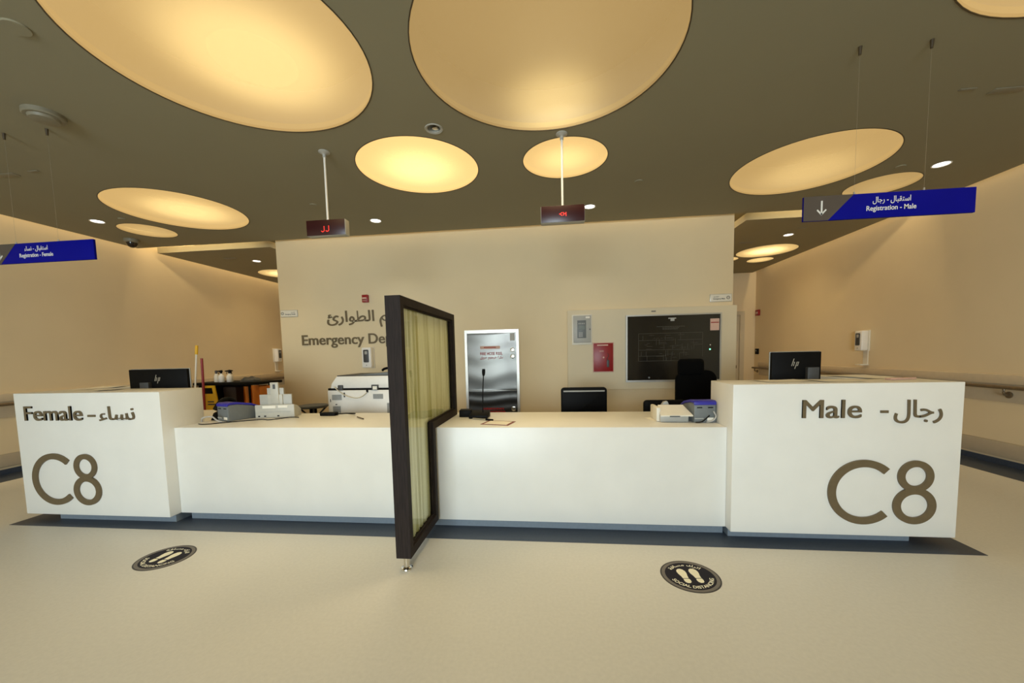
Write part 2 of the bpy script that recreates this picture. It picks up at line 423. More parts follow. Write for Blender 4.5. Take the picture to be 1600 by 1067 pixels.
slab('ceiling', -6.207, 4.472, YF, 5.327, ZC, ZC + 0.06, holes)
slab('ceiling', 2.56, 4.472, 5.62, YB - 0.10, ZC, ZC + 0.09, [(d[0], d[1], d[2]) for d in CORR] + [DOWN[4] + (0.062,)])
slab('ceiling', -6.207, -4.29, 5.62, YB - 0.10, ZC, ZC + 0.09, [(d[0], d[1], d[2]) for d in CORL] + [DOWN[5] + (0.062,)])

# round stretch-fabric ceiling lights
for i, (x, y, r, e, lamp, off, lab) in enumerate(DISCS + CORR + CORL):
    t = thing('ceiling_light', lab, 'ceiling light', (x, y, ZC), 'round amber ceiling lights')
    MB().loop([(x + (r + 0.001) * math.cos(a), y + (r + 0.001) * math.sin(a)) for a in [2 * math.pi * k / 72 for k in range(72)]],
              [(x + (r - 0.006) * math.cos(a), y + (r - 0.006) * math.sin(a)) for a in [2 * math.pi * k / 72 for k in range(72)]], 'z', ZC - 0.002, ZC + 0.02).build('rim', m_rim, t)
    b = bmesh.new(); bmesh.ops.create_circle(b, cap_ends=True, segments=72, radius=r - 0.003)
    q = MB(); q._merge(b, Matrix.Translation((x, y, ZC + 0.002)) @ Matrix.Rotation(math.pi, 4, 'X')); q.build('diffuser', mat_diffuser('light_fabric_%d' % i, DISC_EMIT * e, WARM, 0.085 * lamp), t)
    q = MB().lathe([(r + 0.004, 0.062), (r + 0.004, 0.30), (0, 0.30)], (x, y, ZC), 48)
    q.build('housing', m_grey, t)
    area_light('lamp', (off[0] * 1.0, off[1] * 1.0, 0.26), r * (1.1 if off[1] < 0.3 else 0.7), 0, DISC_LAMP * r * r * (1.3 if y > 7 else 0.3 if 0.29 < r < 0.33 else 1.2 if x < -1.5 else 0.95 if x < 1 else 0.45), DISC_COLOR, (0, 0, -1), t, 'DISK', math.radians(105))

# recessed downlights
dl_lab = ['lit white downlight beside the smallest amber light near the female sign', 'lit white downlight between the two number displays', 'lit white downlight beside the male side number display',
          'lit white downlight above the male registration sign', 'lit white downlight in the corridor beyond the male counter', 'lit white downlight in the corridor beyond the cleaning cart']
for (x, y), lab in zip(DOWN, dl_lab):
    t = thing('downlight', lab, 'downlight', (x, y, ZC), 'recessed downlights')
    MB().lathe([(0.061, 0.05), (0.061, -0.001), (0.07, -0.004), (0.072, -0.001), (0.072, 0.0)], (x, y, ZC), 32).build('trim_ring', m_white, t)
    MB().lathe([(0.06, 0.012), (0.0, 0.012)], (x, y, ZC), 32).build('lens', m_down, t)
    l = D.lights.new('spot', 'SPOT'); l.energy = DOWN_POWER; l.spot_size = math.radians(100); l.spot_blend = 0.8; l.color = (1.0, 0.93, 0.82); l.shadow_soft_size = 0.05
    o = D.objects.new('spot', l); COL.objects.link(o); o.parent = t; o.location = (0, 0, -0.02)

# cove light strips hidden in the ceiling slots
def cove(x, y, sx, sy, k=1.0):
    area_light('cove_strip', (x, y, ZT - 0.03), sx, sy, COVE_POWER * k * max(sx, sy), COVE, (0, 0, -1))
cove(4.535, 3.2, 0.05, 12.0); cove(-6.268, 3.2, 0.05, 12.0, 1.6)
cove((WX0 + WX1) / 2, 5.375, 6.2, 0.04, 0.7)
for x in (3.4, -5.2):
    area_light('cove_strip', (x, 5.36, 3.12), 1.7, 0.05, 7.0, COVE, (0, 1, -0.35))
cove(2.44, 7.4, 0.14, 3.6, 1.6); cove(-4.17, 7.4, 0.14, 3.6, 1.6)

# floor borders, skirtings, wall guards
struct(MB().box(-4.318, 2.560, 2.530, 4.10, 0.0, 0.002).build('trim_1', m_navy))
struct(MB().box(4.22, XR, YF, YB, 0, 0.002).build('trim_2', m_navy))
struct(MB().box(XL, -5.95, YF, YB, 0, 0.002).build('trim_3', m_navy))
for nm, a, c in (('baseboard_right', XR - 0.012, XR), ('baseboard_left', XL, XL + 0.012)):
    struct(MB().box(a, c, YF, YB, 0, 0.062).build(nm, m_navy))
struct(MB().box(WX0 - 0.012, WX1 + 0.012, WY - 0.012, YB, 0, 0.062).build('baseboard_center', m_navy))
struct(MB().box(XR - 0.02, XR, YF, 9.32, 0.655, 0.842).build('trim_4', m_guard))
struct(MB().box(XR - 0.045, XR, YF, 9.32, 0.842, 0.938, bevel=0.008).build('trim_5', m_guardtop))
struct(MB().box(XL, XL + 0.02, YF, YB, 0.655, 0.842).build('trim_6', m_guard))
struct(MB().box(XL, XL + 0.045, YF, YB, 0.842, 0.934, bevel=0.008).build('trim_7', m_guardtop))
struct(MB().box(XR - 0.025, XR, YF, YB - 0.2, 0.085, 0.242, bevel=0.006).build('trim_8', m_guard))
struct(MB().box(XL, XL + 0.025, YF, YB - 0.2, 0.09, 0.238, bevel=0.006).build('trim_9', m_guard))

def handrail(sign, xw, y1, lab, ys):
    x = xw + sign * 0.075
    t = thing('handrail', lab, 'handrail', (xw, 0, 0.8), 'corridor handrails')
    MB().tube([(x, YF + 0.02, 0.815), (x, y1, 0.815)], 0.019, 14).build('rail', m_railbar, t)
    for y in ys:
        q = MB().cyl((xw, y + 0.02, 0.735), (xw + sign * 0.012, y + 0.02, 0.735), 0.034, seg=24, bevel=0.003)
        q.tube(curve_pts([(xw + sign * 0.01, y + 0.02, 0.735), (xw + sign * 0.05, y + 0.01, 0.738), (x, y, 0.76), (x, y, 0.80)], 6), 0.011, 10)
        q.build('bracket', m_railbar, t)
handrail(-1, XR - 0.02, 9.45, 'bronze handrail along the wall beyond the male counter', [4.42, 6.2, 7.9, 9.35])
handrail(1, XL + 0.02, YB - 0.05, 'bronze handrail along the wall behind the cleaning cart', [2.0, 5.6, 7.4, 9.0])

# corridor door
dr = struct(MB().box(3.255, 4.27, YB + 0.02, YB + 0.06, 0.005, 2.03).build('door_1', m_door))
MB().loop([(3.2, 0.0), (3.2, 2.11), (4.36, 2.11), (4.36, 0.0)], [(3.27, 0.0), (3.27, 2.03), (4.265, 2.03), (4.265, 0.0)], 'y', YB - 0.03, YB + 0.07).build('door_frame', m_door, dr)
MB().box(3.35, 4.2, YB - 0.04, YB - 0.02, 0.80, 0.87).box(3.4, 3.44, YB - 0.02, YB + 0.02, 0.82, 0.85).box(4.1, 4.14, YB - 0.02, YB + 0.02, 0.82, 0.85).build('push_bar', m_railbar, dr)

# boxed-out panel on the central wall that carries the fire controls
struct(MB().box(0.175, 2.335, WY - 0.10, WY, 0.752, 1.822, bevel=0.006).build('trim_10', mat('panel_paint', rgb(214, 200, 170), 0.7, noise=0.01, nscale=4)))
YP = WY - 0.10

# ------------------------------------------------------------------ reception counters
def letter_c(mb, cx, cz, ro, ri, y, depth, a0=46):
    n = 48; pts = []
    for k in range(n + 1):
        a = math.radians(a0 + (360 - 2 * a0) * k / n); pts.append((cx + ro * math.cos(a), cz + ro * math.sin(a)))
    for k in range(n, -1, -1):
        a = math.radians(a0 + (360 - 2 * a0) * k / n); pts.append((cx + ri * math.cos(a), cz + ri * math.sin(a)))
    b = bmesh.new()
    fr = [b.verts.new((u, y - depth, v)) for u, v in pts]; bk = [b.verts.new((u, y, v)) for u, v in pts]; m = len(pts)
    for k in range(n):
        b.faces.new((fr[k], fr[k + 1], fr[m - 2 - k], fr[m - 1 - k]))
    for k in range(m): b.faces.new((fr[k], bk[k], bk[(k + 1) % m], fr[(k + 1) % m]))
    bmesh.ops.recalc_face_normals(b, faces=b.faces)
    mb._merge(b)
def ring(mb, cx, cz, ax, az, w, y, depth, n=48):
    mb.loop([(cx + ax * math.cos(2 * math.pi * k / n), cz + az * math.sin(2 * math.pi * k / n)) for k in range(n)],
            [(cx + (ax - w) * math.cos(2 * math.pi * k / n), cz + (az - w) * math.sin(2 * math.pi * k / n)) for k in range(n)], 'y', y - depth, y)
def digit_8(mb, cx, z0, z1, y, depth):
    ring(mb, cx, z1 - 0.1005, 0.101, 0.1005, 0.040, y, depth)
    ring(mb, cx, z0 + 0.117, 0.1215, 0.117, 0.043, y, depth + 0.0006)

def bold_text(mb, body, x0, x1, z0, z1, y):
    for k, (dx, dz) in enumerate(((-0.0012, -0.0006), (0.0012, -0.0006), (-0.0012, 0.0006), (0.0012, 0.0006))):
        put_text(mb, body, x0 + dx + 0.002, x1 + dx - 0.002, z0 + dz, z1 + dz, y, 0.0100 + 0.00025 * k, 0.0, True)

t = thing('registration_counter', 'tall white counter lettered Female C8', 'counter', (-3.62, 2.8, 0), 'white reception counters')
MB().box(-4.269, -2.976, 2.610, 2.972, 0.061, 1.037, bevel=0.003).build('counter_body', m_corian, t)
MB().box(-4.04, -2.985, 2.665, 2.93, 0.0, 0.062).build('plinth', m_toe, t)
q = MB(); bold_text(q, 'Female', -4.175, -3.650, 0.823, 0.935, 2.610)
q.build('english_lettering', m_bronze, t); q = MB(); put_text(q, '-', -3.603, -3.540, 0.850, 0.866, 2.610, 0.010); q.build('dash', m_bronze, t); q = MB()
put_text(q, arabic('\u0646\u0633\u0627\u0621'), -3.503, -3.196, 0.817, 0.932, 2.610, 0.010, 0.005); q.build('arabic_lettering', m_bronze, t)
q = MB(); letter_c(q, -3.957, 0.352, 0.208, 0.162, 2.610, 0.012, 47); digit_8(q, -3.672, 0.147, 0.557, 2.610, 0.012); q.build('counter_number', m_bronze, t)

t = thing('registration_counter', 'tall white counter lettered Male C8', 'counter', (1.8, 2.8, 0), 'white reception counters')
MB().box(1.139, 2.467, 2.624, 2.987, 0.061, 1.037, bevel=0.003).build('counter_body', m_corian, t)
MB().box(1.150, 2.261, 2.69, 2.93, 0.0, 0.062).build('plinth', m_toe, t)
q = MB(); bold_text(q, 'Male', 1.551, 1.896, 0.820, 0.934, 2.624)
q.build('english_lettering', m_bronze, t); q = MB(); put_text(q, '-', 2.004, 2.046, 0.850, 0.866, 2.624, 0.010); q.build('dash', m_bronze, t); q = MB()
put_text(q, arabic('\u0631\u062c\u0627\u0644'), 2.081, 2.347, 0.785, 0.932, 2.624, 0.010, 0.005); q.build('arabic_lettering', m_bronze, t)
q = MB(); letter_c(q, 1.926, 0.346, 0.208, 0.162, 2.624, 0.012, 47); digit_8(q, 2.219, 0.147, 0.552, 2.624, 0.012); q.build('counter_number', m_bronze, t)

t = thing('reception_counter', 'long low white counter between the two lettered counters', 'counter', (-0.9, 3.05, 0), 'white reception counters')
MB().prism([(2.701, 0.061), (2.701, 0.746), (3.405, 0.746), (3.405, 0.700), (2.76, 0.700), (2.76, 0.061)], 'x', -2.975, 1.138, bevel=0.003).build('counter_shell', m_corian, t)
MB().box(-2.92, 1.135, 2.735, 2.80, 0.0, 0.061).build('plinth', m_toe, t)
for x in (-2.9, -0.92, 1.06): MB().box(x, x + 0.04, 2.80, 3.35, 0.0, 0.70).build('support_panel', m_white, t)

for x0, x1, y0, y1, lab in ((-4.269, -3.87, 2.974, 3.34, 'short white side counter behind the outer end of the Female counter'), (2.07, 2.467, 2.989, 3.40, 'short white side counter behind the outer end of the Male counter')):
    t = thing('side_counter', lab, 'counter', ((x0 + x1) / 2, y0, 0), 'short side counters')
    MB().box(x0, x1, y0, y1, 0.061, 1.037, bevel=0.003).build('counter_body', m_corian, t)
    MB().box(x0 + 0.06, x1 - 0.06, y0 + 0.01, y1 - 0.06, 0.0, 0.062).build('plinth', m_toe, t)
# staff desks behind the tall counters carry the monitors
for x0, x1, lab in ((-3.84, -2.98, 'low white staff desk hidden behind the female counter'), (1.42, 2.04, 'low white staff desk hidden behind the male counter')):
    t = thing('staff_desk', lab, 'desk', ((x0 + x1) / 2, 3.3, 0), 'staff desks')
    MB().box(x0, x1, 2.99, 3.75, 0.70, 0.735, bevel=0.004).build('desk_top', m_white, t)
    for xx in (x0 + 0.02, x1 - 0.05):
        MB().box(xx, xx + 0.03, 3.0, 3.7, 0, 0.70).build('leg', m_white, t)

# ------------------------------------------------------------------ wood and fabric divider
t = thing('divider_screen', 'dark wood framed screen with a pleated yellow-green panel stepping over the low counter', 'screen', (-0.9, 2.14, 0))
OUT = [(2.112, 0.080), (2.112, 1.608), (3.290, 1.608), (3.290, 0.748), (2.662, 0.748), (2.662, 0.080)]
INN = [(2.160, 0.132), (2.160, 1.560), (3.243, 1.560), (3.243, 0.800), (2.612, 0.800), (2.612, 0.132)]
MB().loop(OUT, INN, 'x', -0.943, -0.853).build('frame', m_wood, t)
I2 = [(2.153, 0.125), (2.153, 1.567), (3.25, 1.567), (3.25, 0.793), (2.619, 0.793), (2.619, 0.125)]
I3 = [(2.172, 0.144), (2.172, 1.548), (3.231, 1.548), (3.231, 0.812), (2.600, 0.812), (2.600, 0.144)]
MB().loop(I2, I3, 'x', -0.880, -0.868).build('glazing_bead', m_wood, t)
q = MB()
def wave(y): return -0.898 + 0.004 * math.sin(y * 70 + 1.7 * math.sin(y * 13)) + 0.002 * math.sin(y * 190)
q.grid(lambda u, v: (wave(2.158 + u * 1.086), 2.158 + u * 1.086, 0.79 + v * 0.772), 220, 2)
q.grid(lambda u, v: (wave(2.158 + u * 0.456), 2.158 + u * 0.456, 0.13 + v * 0.66), 100, 2)
q.build('fabric_panel', m_curtain, t)
for x in (-0.912, -0.884):
    MB().prism([(2.157, 0.129), (2.157, 1.563), (3.246, 1.563), (3.246, 0.797), (2.615, 0.797), (2.615, 0.129)], 'x', x - 0.002, x + 0.002).build('glass_pane', m_glass, t)
MB().lathe([(0, 0.0), (0.034, 0.0), (0.036, 0.005), (0.034, 0.011), (0.024, 0.014), (0.018, 0.02), (0.018, 0.082)], (-0.893, 2.145, 0), 32).build('foot', m_chrome, t)

# ------------------------------------------------------------------ floor stickers
def sticker(cx, cy, r, rot, lab):
    t = thing('floor_sticker', lab, 'floor sticker', (cx, cy, 0), 'social distancing stickers')
    c, s = math.cos(rot), math.sin(rot)
    fr = Matrix.Translation((cx, cy, 0)) @ Matrix.Rotation(rot, 4, 'Z')
    MB().lathe([(0, 0.0), (r, 0.0), (r, 0.0010), (0, 0.0010)], (cx, cy, 0), 64).build('border', m_stickborder, t)
    MB().lathe([(0, 0.0009), (r * 0.95, 0.0009), (r * 0.95, 0.0015), (0, 0.0015)], (cx, cy, 0), 64).build('ring', m_stickring, t)
    MB().lathe([(0, 0.0012), (r * 0.84, 0.0012), (r * 0.84, 0.0020), (0, 0.0020)], (cx, cy, 0), 64).build('disc', m_stick, t)
    for sx in (-1, 1):
        q = MB()
        def sole(pts):
            b = bmesh.new()
            lo = [b.verts.new((sx * (0.036 + px), py, 0.0018)) for px, py in pts]; hi = [b.verts.new((sx * (0.036 + px), py, 0.0026)) for px, py in pts]; n = len(pts)
            b.faces.new(hi)
            for k in range(n): b.faces.new((lo[k], hi[k], hi[(k + 1) % n], lo[(k + 1) % n]))
            bmesh.ops.recalc_face_normals(b, faces=b.faces); q._merge(b, fr)
        K = r / 0.16
        fore = [(-0.017, -0.024), (-0.020, 0.0), (-0.026, 0.025), (-0.026, 0.045), (-0.019, 0.062), (-0.006, 0.071), (0.008, 0.069), (0.019, 0.058), (0.024, 0.040), (0.022, 0.018), (0.016, -0.004), (0.015, -0.024)]
        heel = [(-0.017, -0.030), (0.015, -0.030), (0.017, -0.048), (0.014, -0.062), (0.005, -0.070), (-0.008, -0.070), (-0.017, -0.061), (-0.020, -0.046)]
        sole([(a * K, b_ * K) for a, b_ in fore]); sole([(a * K, b_ * K) for a, b_ in heel])
        q.build('footprint', m_cream, t)
    q = MB()
    def arc(body, rad, h, top, span, weight):
        me = text_mesh(body, weight); x0, x1, y0, y1 = bounds(me); xm = (x0 + x1) / 2
        if not top: y0, y1 = 0.0, 0.7
        for v in me.vertices:
            a = (v.co.x - xm) / (x1 - x0) * span
            hh = (v.co.y - y0) / (y1 - y0) * h
            zz = 0.0019 + (v.co.z + 0.5) * 0.0006
            if top: rr = rad + hh; p = Vector((rr * math.sin(a), rr * math.cos(a), zz))
            else: rr = rad + h - hh; p = Vector((rr * math.sin(a), -rr * math.cos(a), zz))
            v.co = fr @ p
        q.add_mesh(me); D.meshes.remove(me)
    arc('SOCIAL DISTANCING', r * 0.61, r * 0.145, False, math.radians(150), 0.015)
    arc(arabic('\u0627\u062a\u0631\u0643 \u0645\u0633\u0627\u0641\u0629'), r * 0.575, r * 0.20, True, math.radians(105), 0.012)
    q.build('lettering', m_cream, t)
sticker(0.740, 2.187, 0.158, math.radians(6), 'round dark floor sticker with cream footprints in front of the Male counter end')
sticker(-2.525, 2.163, 0.158, math.radians(-6), 'round dark floor sticker with cream footprints in front of the Female counter end')

# ------------------------------------------------------------------ hanging direction signs
def hanging_sign(x0, y, zt, zb, wid, bolts, text_ar, text_en, lab, tilt=0.0, diag=(0.285, 0.13), arrow=True):
    t = thing('hanging_sign', lab, 'sign', (x0, y, zb), 'hanging blue registration signs')
    MB().box(x0, x0 + wid, y - 0.008, y + 0.008, zb, zt, bevel=0.001).build('board', m_signblue, t)
    MB().prism([(x0, zb), (x0 + diag[1], zb), (x0 + diag[0], zt), (x0, zt)], 'y', y - 0.0095, y - 0.0078).build('arrow_panel', m_signbrown, t)
    q = MB()
    cx = x0 + 0.097; h = zt - zb
    q.box(cx - 0.0045, cx + 0.0045, y - 0.0115, y - 0.009, zb + 0.22 * h, zb + 0.80 * h)
    for s in (-1, 1):
        q.prism([(cx, zb + 0.20 * h), (cx + s * 0.027, zb + 0.20 * h + 0.030), (cx + s * 0.022, zb + 0.20 * h + 0.036), (cx, zb + 0.20 * h + 0.013)], 'y', y - 0.0115, y - 0.009)
    q.build('arrow', m_signwhite, t)
    q = MB()
    a0, a1, e0, e1 = text_en[1], text_en[2], text_ar[1], text_ar[2]
    put_text(q, arabic(text_ar[0]), x0 + e0, x0 + e1, zb + 0.54 * h, zb + 0.84 * h, y - 0.0078, 0.0015, 0.008); q.build('arabic_lettering', m_signwhite, t); q = MB()
    put_text(q, text_en[0], x0 + a0, x0 + a1, zb + 0.29 * h, zb + 0.48 * h, y - 0.0078, 0.0015, 0.010, True)
    q.build('english_lettering', m_signwhite, t)
    for bx, by in bolts:
        MB().tube([(bx, y, zt), (bx, by, ZC - 0.03)], 0.0005, 6).build('cable', m_silver, t)
        MB().cyl((bx, y, zt - 0.012), (bx, y, zt + 0.014), 0.006, 0.005, 12).build('cable_clip', m_silver, t)
        MB().cyl((bx, by, ZC - 0.045), (bx, by, ZC), 0.007, 0.010, 12).build('ceiling_fixing', m_rim, t)
hanging_sign(1.476, 2.55, 2.150, 2.010, 0.906, [(1.752, 2.55), (2.120, 2.55)], ('\u0627\u0633\u062a\u0642\u0628\u0627\u0644 - \u0631\u062c\u0627\u0644', 0.372, 0.572), ('Registration - Male', 0.340, 0.602),
             'blue hanging sign reading Registration - Male with a down arrow', diag=(0.270, 0.135))
hanging_sign(-4.240, 2.56, 2.168, 2.024, 0.906, [(-4.000, 2.56), (-3.634, 2.56)], ('\u0627\u0633\u062a\u0642\u0628\u0627\u0644 - \u0646\u0633\u0627\u0621', 0.318, 0.518), ('Registration - Female', 0.270, 0.560),
             'blue hanging sign reading Registration - Female near the wall', diag=(0.245, 0.100))

# ------------------------------------------------------------------ red number displays
def display(x, y, zt, dots, lab):
    t = thing('number_display', lab, 'display', (x, y, zt), 'hanging number displays')
    MB().lathe([(0.045, 0.0), (0.045, -0.006), (0.028, -0.014), (0.014, -0.02), (0.014, -0.045), (0.0, -0.045)], (x, y, ZC), 28).build('ceiling_flange', m_lgrey, t)
    MB().cyl((x, y, zt), (x, y, ZC - 0.04), 0.0085, seg=16).build('rod', m_white, t)
    MB().box(x - 0.171, x + 0.171, y - 0.038, y + 0.03, zt - 0.128, zt, bevel=0.004).build('case', m_lgrey, t)
    MB().box(x - 0.168, x + 0.168, y - 0.0415, y - 0.036, zt - 0.126, zt - 0.002, bevel=0.001).build('screen', m_maroon, t)
    q = MB()
    for dx, dz in dots: q.box(x + dx * 0.8 - 0.0028, x + dx * 0.8 + 0.0028, y - 0.0425, y - 0.041, zt - 0.070 + dz * 0.8 - 0.0028, zt - 0.070 + dz * 0.8 + 0.0028)
    q.build('lit_digits', m_led, t)
lam = [(0.03, 0.03 - 0.008 * k) for k in range(6)] + [(0.024, -0.018), (0.016, -0.022), (0.008, -0.022), (0.0, -0.016)]
dL = [(a - 0.045, b - 0.012) for a, b in lam] + [(a + 0.005, b - 0.010) for a, b in lam]
dR = [(-0.03, 0.004), (-0.022, 0.0), (-0.022, 0.008), (-0.014, 0.012), (-0.014, -0.006), (-0.006, 0.016), (-0.006, -0.010), (0.008, 0.016), (0.008, 0.008), (0.008, 0.0), (0.008, -0.008), (0.016, 0.004), (0.024, 0.006),
      (0.032, 0.016), (0.032, 0.008), (0.032, 0.0), (0.032, -0.008), (0.032, -0.014)]
display(-1.873, 3.16, 2.407, dL, 'dark red number display hanging on the female side, above the wall lettering')
display(0.078, 3.185, 2.411, dR, 'dark red number display hanging on the male side, above the fire hose cabinet')

# ------------------------------------------------------------------ ceiling fittings
t = thing('dome_camera', 'white security camera with a smoked black dome under the ceiling', 'security camera', (-5.83, 4.93, ZC))
MB().lathe([(0.085, 0.0), (0.087, -0.02), (0.078, -0.042), (0.066, -0.048), (0.0, -0.048)], (-5.83, 4.93, ZC), 32).build('housing', m_ceilgrey, t)
MB().lathe([(0.062, -0.047), (0.060, -0.066), (0.046, -0.094), (0.022, -0.110), (0.0, -0.113)], (-5.83, 4.93, ZC), 32).build('dome', m_dome, t)
t = thing('smoke_detector', 'large white smoke detector beside the very large amber light', 'smoke detector', (-3.43, 2.41, ZC))
MB().lathe([(0.105, 0.0), (0.105, -0.022), (0.098, -0.030), (0.0, -0.030)], (-3.43, 2.41, ZC), 40).build('base', m_ceilgrey, t)
MB().lathe([(0.080, -0.030), (0.074, -0.046), (0.05, -0.052), (0.0, -0.052)], (-3.43, 2.41, ZC), 40).build('head', m_ceilgrey, t)
for x, y, r, lab in ((-2.673, 1.803, 0.055, 'flush round ceiling cover plate in the top corner near the very large amber light'),
                     (-2.643, 4.193, 0.040, 'flush round sprinkler cover beside the female side display rod'),
                     (0.864, 4.158, 0.040, 'flush round sprinkler cover between the male side display and the large amber light'),
                     (3.305, 4.233, 0.040, 'flush round sprinkler cover beside the lit downlight over the male sign'),
                     (-5.091, 4.221, 0.040, 'flush round sprinkler cover beside the downlight near the female sign')):
    o = MB().lathe([(r, 0.0), (r, -0.005), (r * 0.94, -0.008), (0.0, -0.008)], (0, 0, 0), 32).build('sprinkler_cover', m_ceil)
    o.location = (x, y, ZC); tag(o, lab, 'cover plate', 'flush sprinkler covers')
t = thing('ceiling_spotlight', 'unlit silver swivel spotlight recessed between the amber lights', 'spotlight', (-0.878, 2.972, ZC))
MB().lathe([(0.049, 0.05), (0.049, -0.001), (0.064, -0.006), (0.068, -0.002), (0.068, 0.0)], (-0.878, 2.972, ZC), 32).build('trim_ring', m_lgrey, t)
MB().lathe([(0.049, 0.045), (0.0, 0.045)], (-0.878, 2.972, ZC), 32).build('reflector', m_dgrey, t)
q = MB(); q.lathe([(0.022, 0.03), (0.024, 0.008), (0.0, 0.004)], (-0.872, 2.99, ZC), 20); q.build('lamp_head', m_chrome, t)
for x, y, w_, d_, lab in ((-4.543, 3.073, 0.10, 0.022, 'small dark slot vent in the ceiling above the female sign'), (2.770, 3.054, 0.10, 0.022, 'small dark slot vent in the ceiling above the male sign'),
                          (-4.86, 3.10, 0.20, 0.06, 'greyish access plate in the ceiling above the female sign'), (3.056, 3.102, 0.20, 0.06, 'greyish access plate in the ceiling above the male sign'),
                          (3.098, 6.80, 0.22, 0.10, 'grey ceiling vent in the corridor beside the central wall corner'), (-5.40, 6.13, 0.22, 0.08, 'grey ceiling vent in the corridor beyond the dome camera'),
                          (3.543, 6.127, 0.10, 0.04, 'dark slot vent in the corridor just beyond the male sign')):
    o = MB().box(-w_ / 2, w_ / 2, -d_ / 2, d_ / 2, -0.006, 0.0, bevel=0.002).build('ceiling_vent', m_ceilgrey)
    o.location = (x, y, ZC); tag(o, lab, 'vent', 'small ceiling vents')

# ------------------------------------------------------------------ things on the central wall
t = thing('wall_lettering', 'bronze wall letters reading Emergency Department in English and Arabic', 'sign', (-2.5, WY, 1.4))
q = MB(); put_text(q, 'Emergency', -3.719, -2.752, 1.455, 1.598, WY, 0.014, 0.012, True); put_text(q, 'Department', -2.685, -1.62, 1.455, 1.598, WY, 0.014, 0.012, True); q.build('english_letters', m_bronze, t)
q = MB(); put_text(q, arabic('\u0642\u0633\u0645 \u0627\u0644\u0637\u0648\u0627\u0631\u0626'), -3.307, -2.06, 1.690, 1.937, WY, 0.014, 0.012); q.build('arabic_letters', m_bronze, t)

t = thing('fire_alarm_strobe', 'red fire alarm strobe on the wall above the Arabic letters', 'alarm', (-2.69, WY, 2.1), 'red fire alarm devices')
MB().box(-2.737, -2.650, WY - 0.05, WY, 2.043, 2.150, bevel=0.006).build('housing', m_red, t)
MB().box(-2.725, -2.662, WY - 0.066, WY - 0.048, 2.088, 2.110, bevel=0.004).build('lens', m_pink, t)
q = MB(); put_text(q, 'FIRE', -2.722, -2.668, 2.058, 2.074, WY - 0.049, 0.002, 0.01); q.build('lettering', m_pink, t)

def plate(x0, x1, z0, z1, txt, arrow_x, tx, lab):
    t = thing('direction_plate', lab, 'sign', (x0, WY, z0), 'small direction plates')
    MB().box(x0, x1, WY - 0.012, WY, z0, z1, bevel=0.002).build('plate', m_silver, t)
    MB().box(x0 + 0.006, x1 - 0.006, WY - 0.0135, WY - 0.011, z0 + 0.006, z1 - 0.006).build('face', m_ivory, t)
    q = MB(); zc = (z0 + z1) / 2
    n = 24
    q.loop([(arrow_x + 0.021 * math.cos(2 * math.pi * k / n), zc + 0.021 * math.sin(2 * math.pi * k / n)) for k in range(n)], [(arrow_x + 0.015 * math.cos(2 * math.pi * k / n), zc + 0.015 * math.sin(2 * math.pi * k / n)) for k in range(n)], 'y', WY - 0.015, WY - 0.0132)
    q.box(arrow_x - 0.008, arrow_x + 0.008, WY - 0.015, WY - 0.0132, zc - 0.002, zc + 0.002)
    q.build('arrow_circle', m_black, t)
    q = MB(); put_text(q, txt, tx[0], tx[1], zc - 0.020, zc - 0.004, WY - 0.0132, 0.0015, 0.02, True); q.build('english_lettering', m_dgrey, t); q = MB()
    put_text(q, arabic('\u0637\u0648\u0627\u0631\u0626'), tx[2], tx[3], zc + 0.006, zc + 0.024, WY - 0.0132, 0.0015, 0.0)
    q.build('arabic_lettering', m_dgrey, t)
plate(-4.030, -3.764, 1.876, 1.977, 'Emergency Female', -3.998, (-3.955, -3.795, -3.86, -3.795), 'small white arrow plate on the wall beside the Emergency lettering')
plate(2.036, 2.306, 1.880, 1.980, 'Emergency Male', 2.260, (2.075, 2.220, 2.078, 2.145), 'small white arrow plate on the wall above the black mimic display')

def dispenser(o0, ax, nrm, lab, base=False):
    """o0: bottom corner on the wall; ax: along the wall; nrm: out of the wall"""
    o0, ax, nrm = Vector(o0), Vector(ax), Vector(nrm); up = Vector((0, 0, 1))
    t = thing('sanitizer_dispenser', lab, 'dispenser', tuple(o0), 'white hand sanitizer dispensers')
    m = Matrix((ax, -nrm, up)).transposed().to_4x4(); m.translation = o0
    MB().box(-0.004, 0.148, -0.02, 0.0, 0.0, 0.305, bevel=0.004, mtx=m).build('back_plate', m_ivory, t)
    MB().box(0.0, 0.144, -0.115, -0.02, 0.006, 0.300, bevel=0.018, seg=3, mtx=m).build('cover', m_white, t)
    MB().box(0.034, 0.110, -0.121, -0.112, 0.085, 0.265, bevel=0.012, mtx=m).build('window', m_dgrey, t)
    MB().box(0.052, 0.092, -0.124, -0.119, 0.20, 0.245, bevel=0.004, mtx=m).build('gauge', m_lgrey, t)
    MB().cyl(m @ Vector((0.072, -0.116, 0.045)), m @ Vector((0.072, -0.120, 0.045)), 0.006, seg=12).build('sensor', m_dgrey, t)
    if base:
        MB().box(0.04, 0.125, -0.012, 0.0, -0.20, 0.0, mtx=m).build('bracket', m_ivory, t)
        MB().box(0.025, 0.14, -0.11, 0.0, -0.21, -0.195, bevel=0.004, mtx=m).build('drip_tray', m_ivory, t)
dispenser((-2.752, WY, 1.098), (1, 0, 0), (0, -1, 0), 'white sanitizer dispenser on the wall under the Emergency lettering')
dispenser((XR, 6.40, 1.185), (0, -1, 0), (-1, 0, 0), 'white sanitizer dispenser with drip tray above the handrail beyond the male counter', True)
dispenser((XL, 8.16, 1.185), (0, 1, 0), (1, 0, 0), 'white sanitizer dispenser with drip tray on the wall beyond the cleaning cart', True)

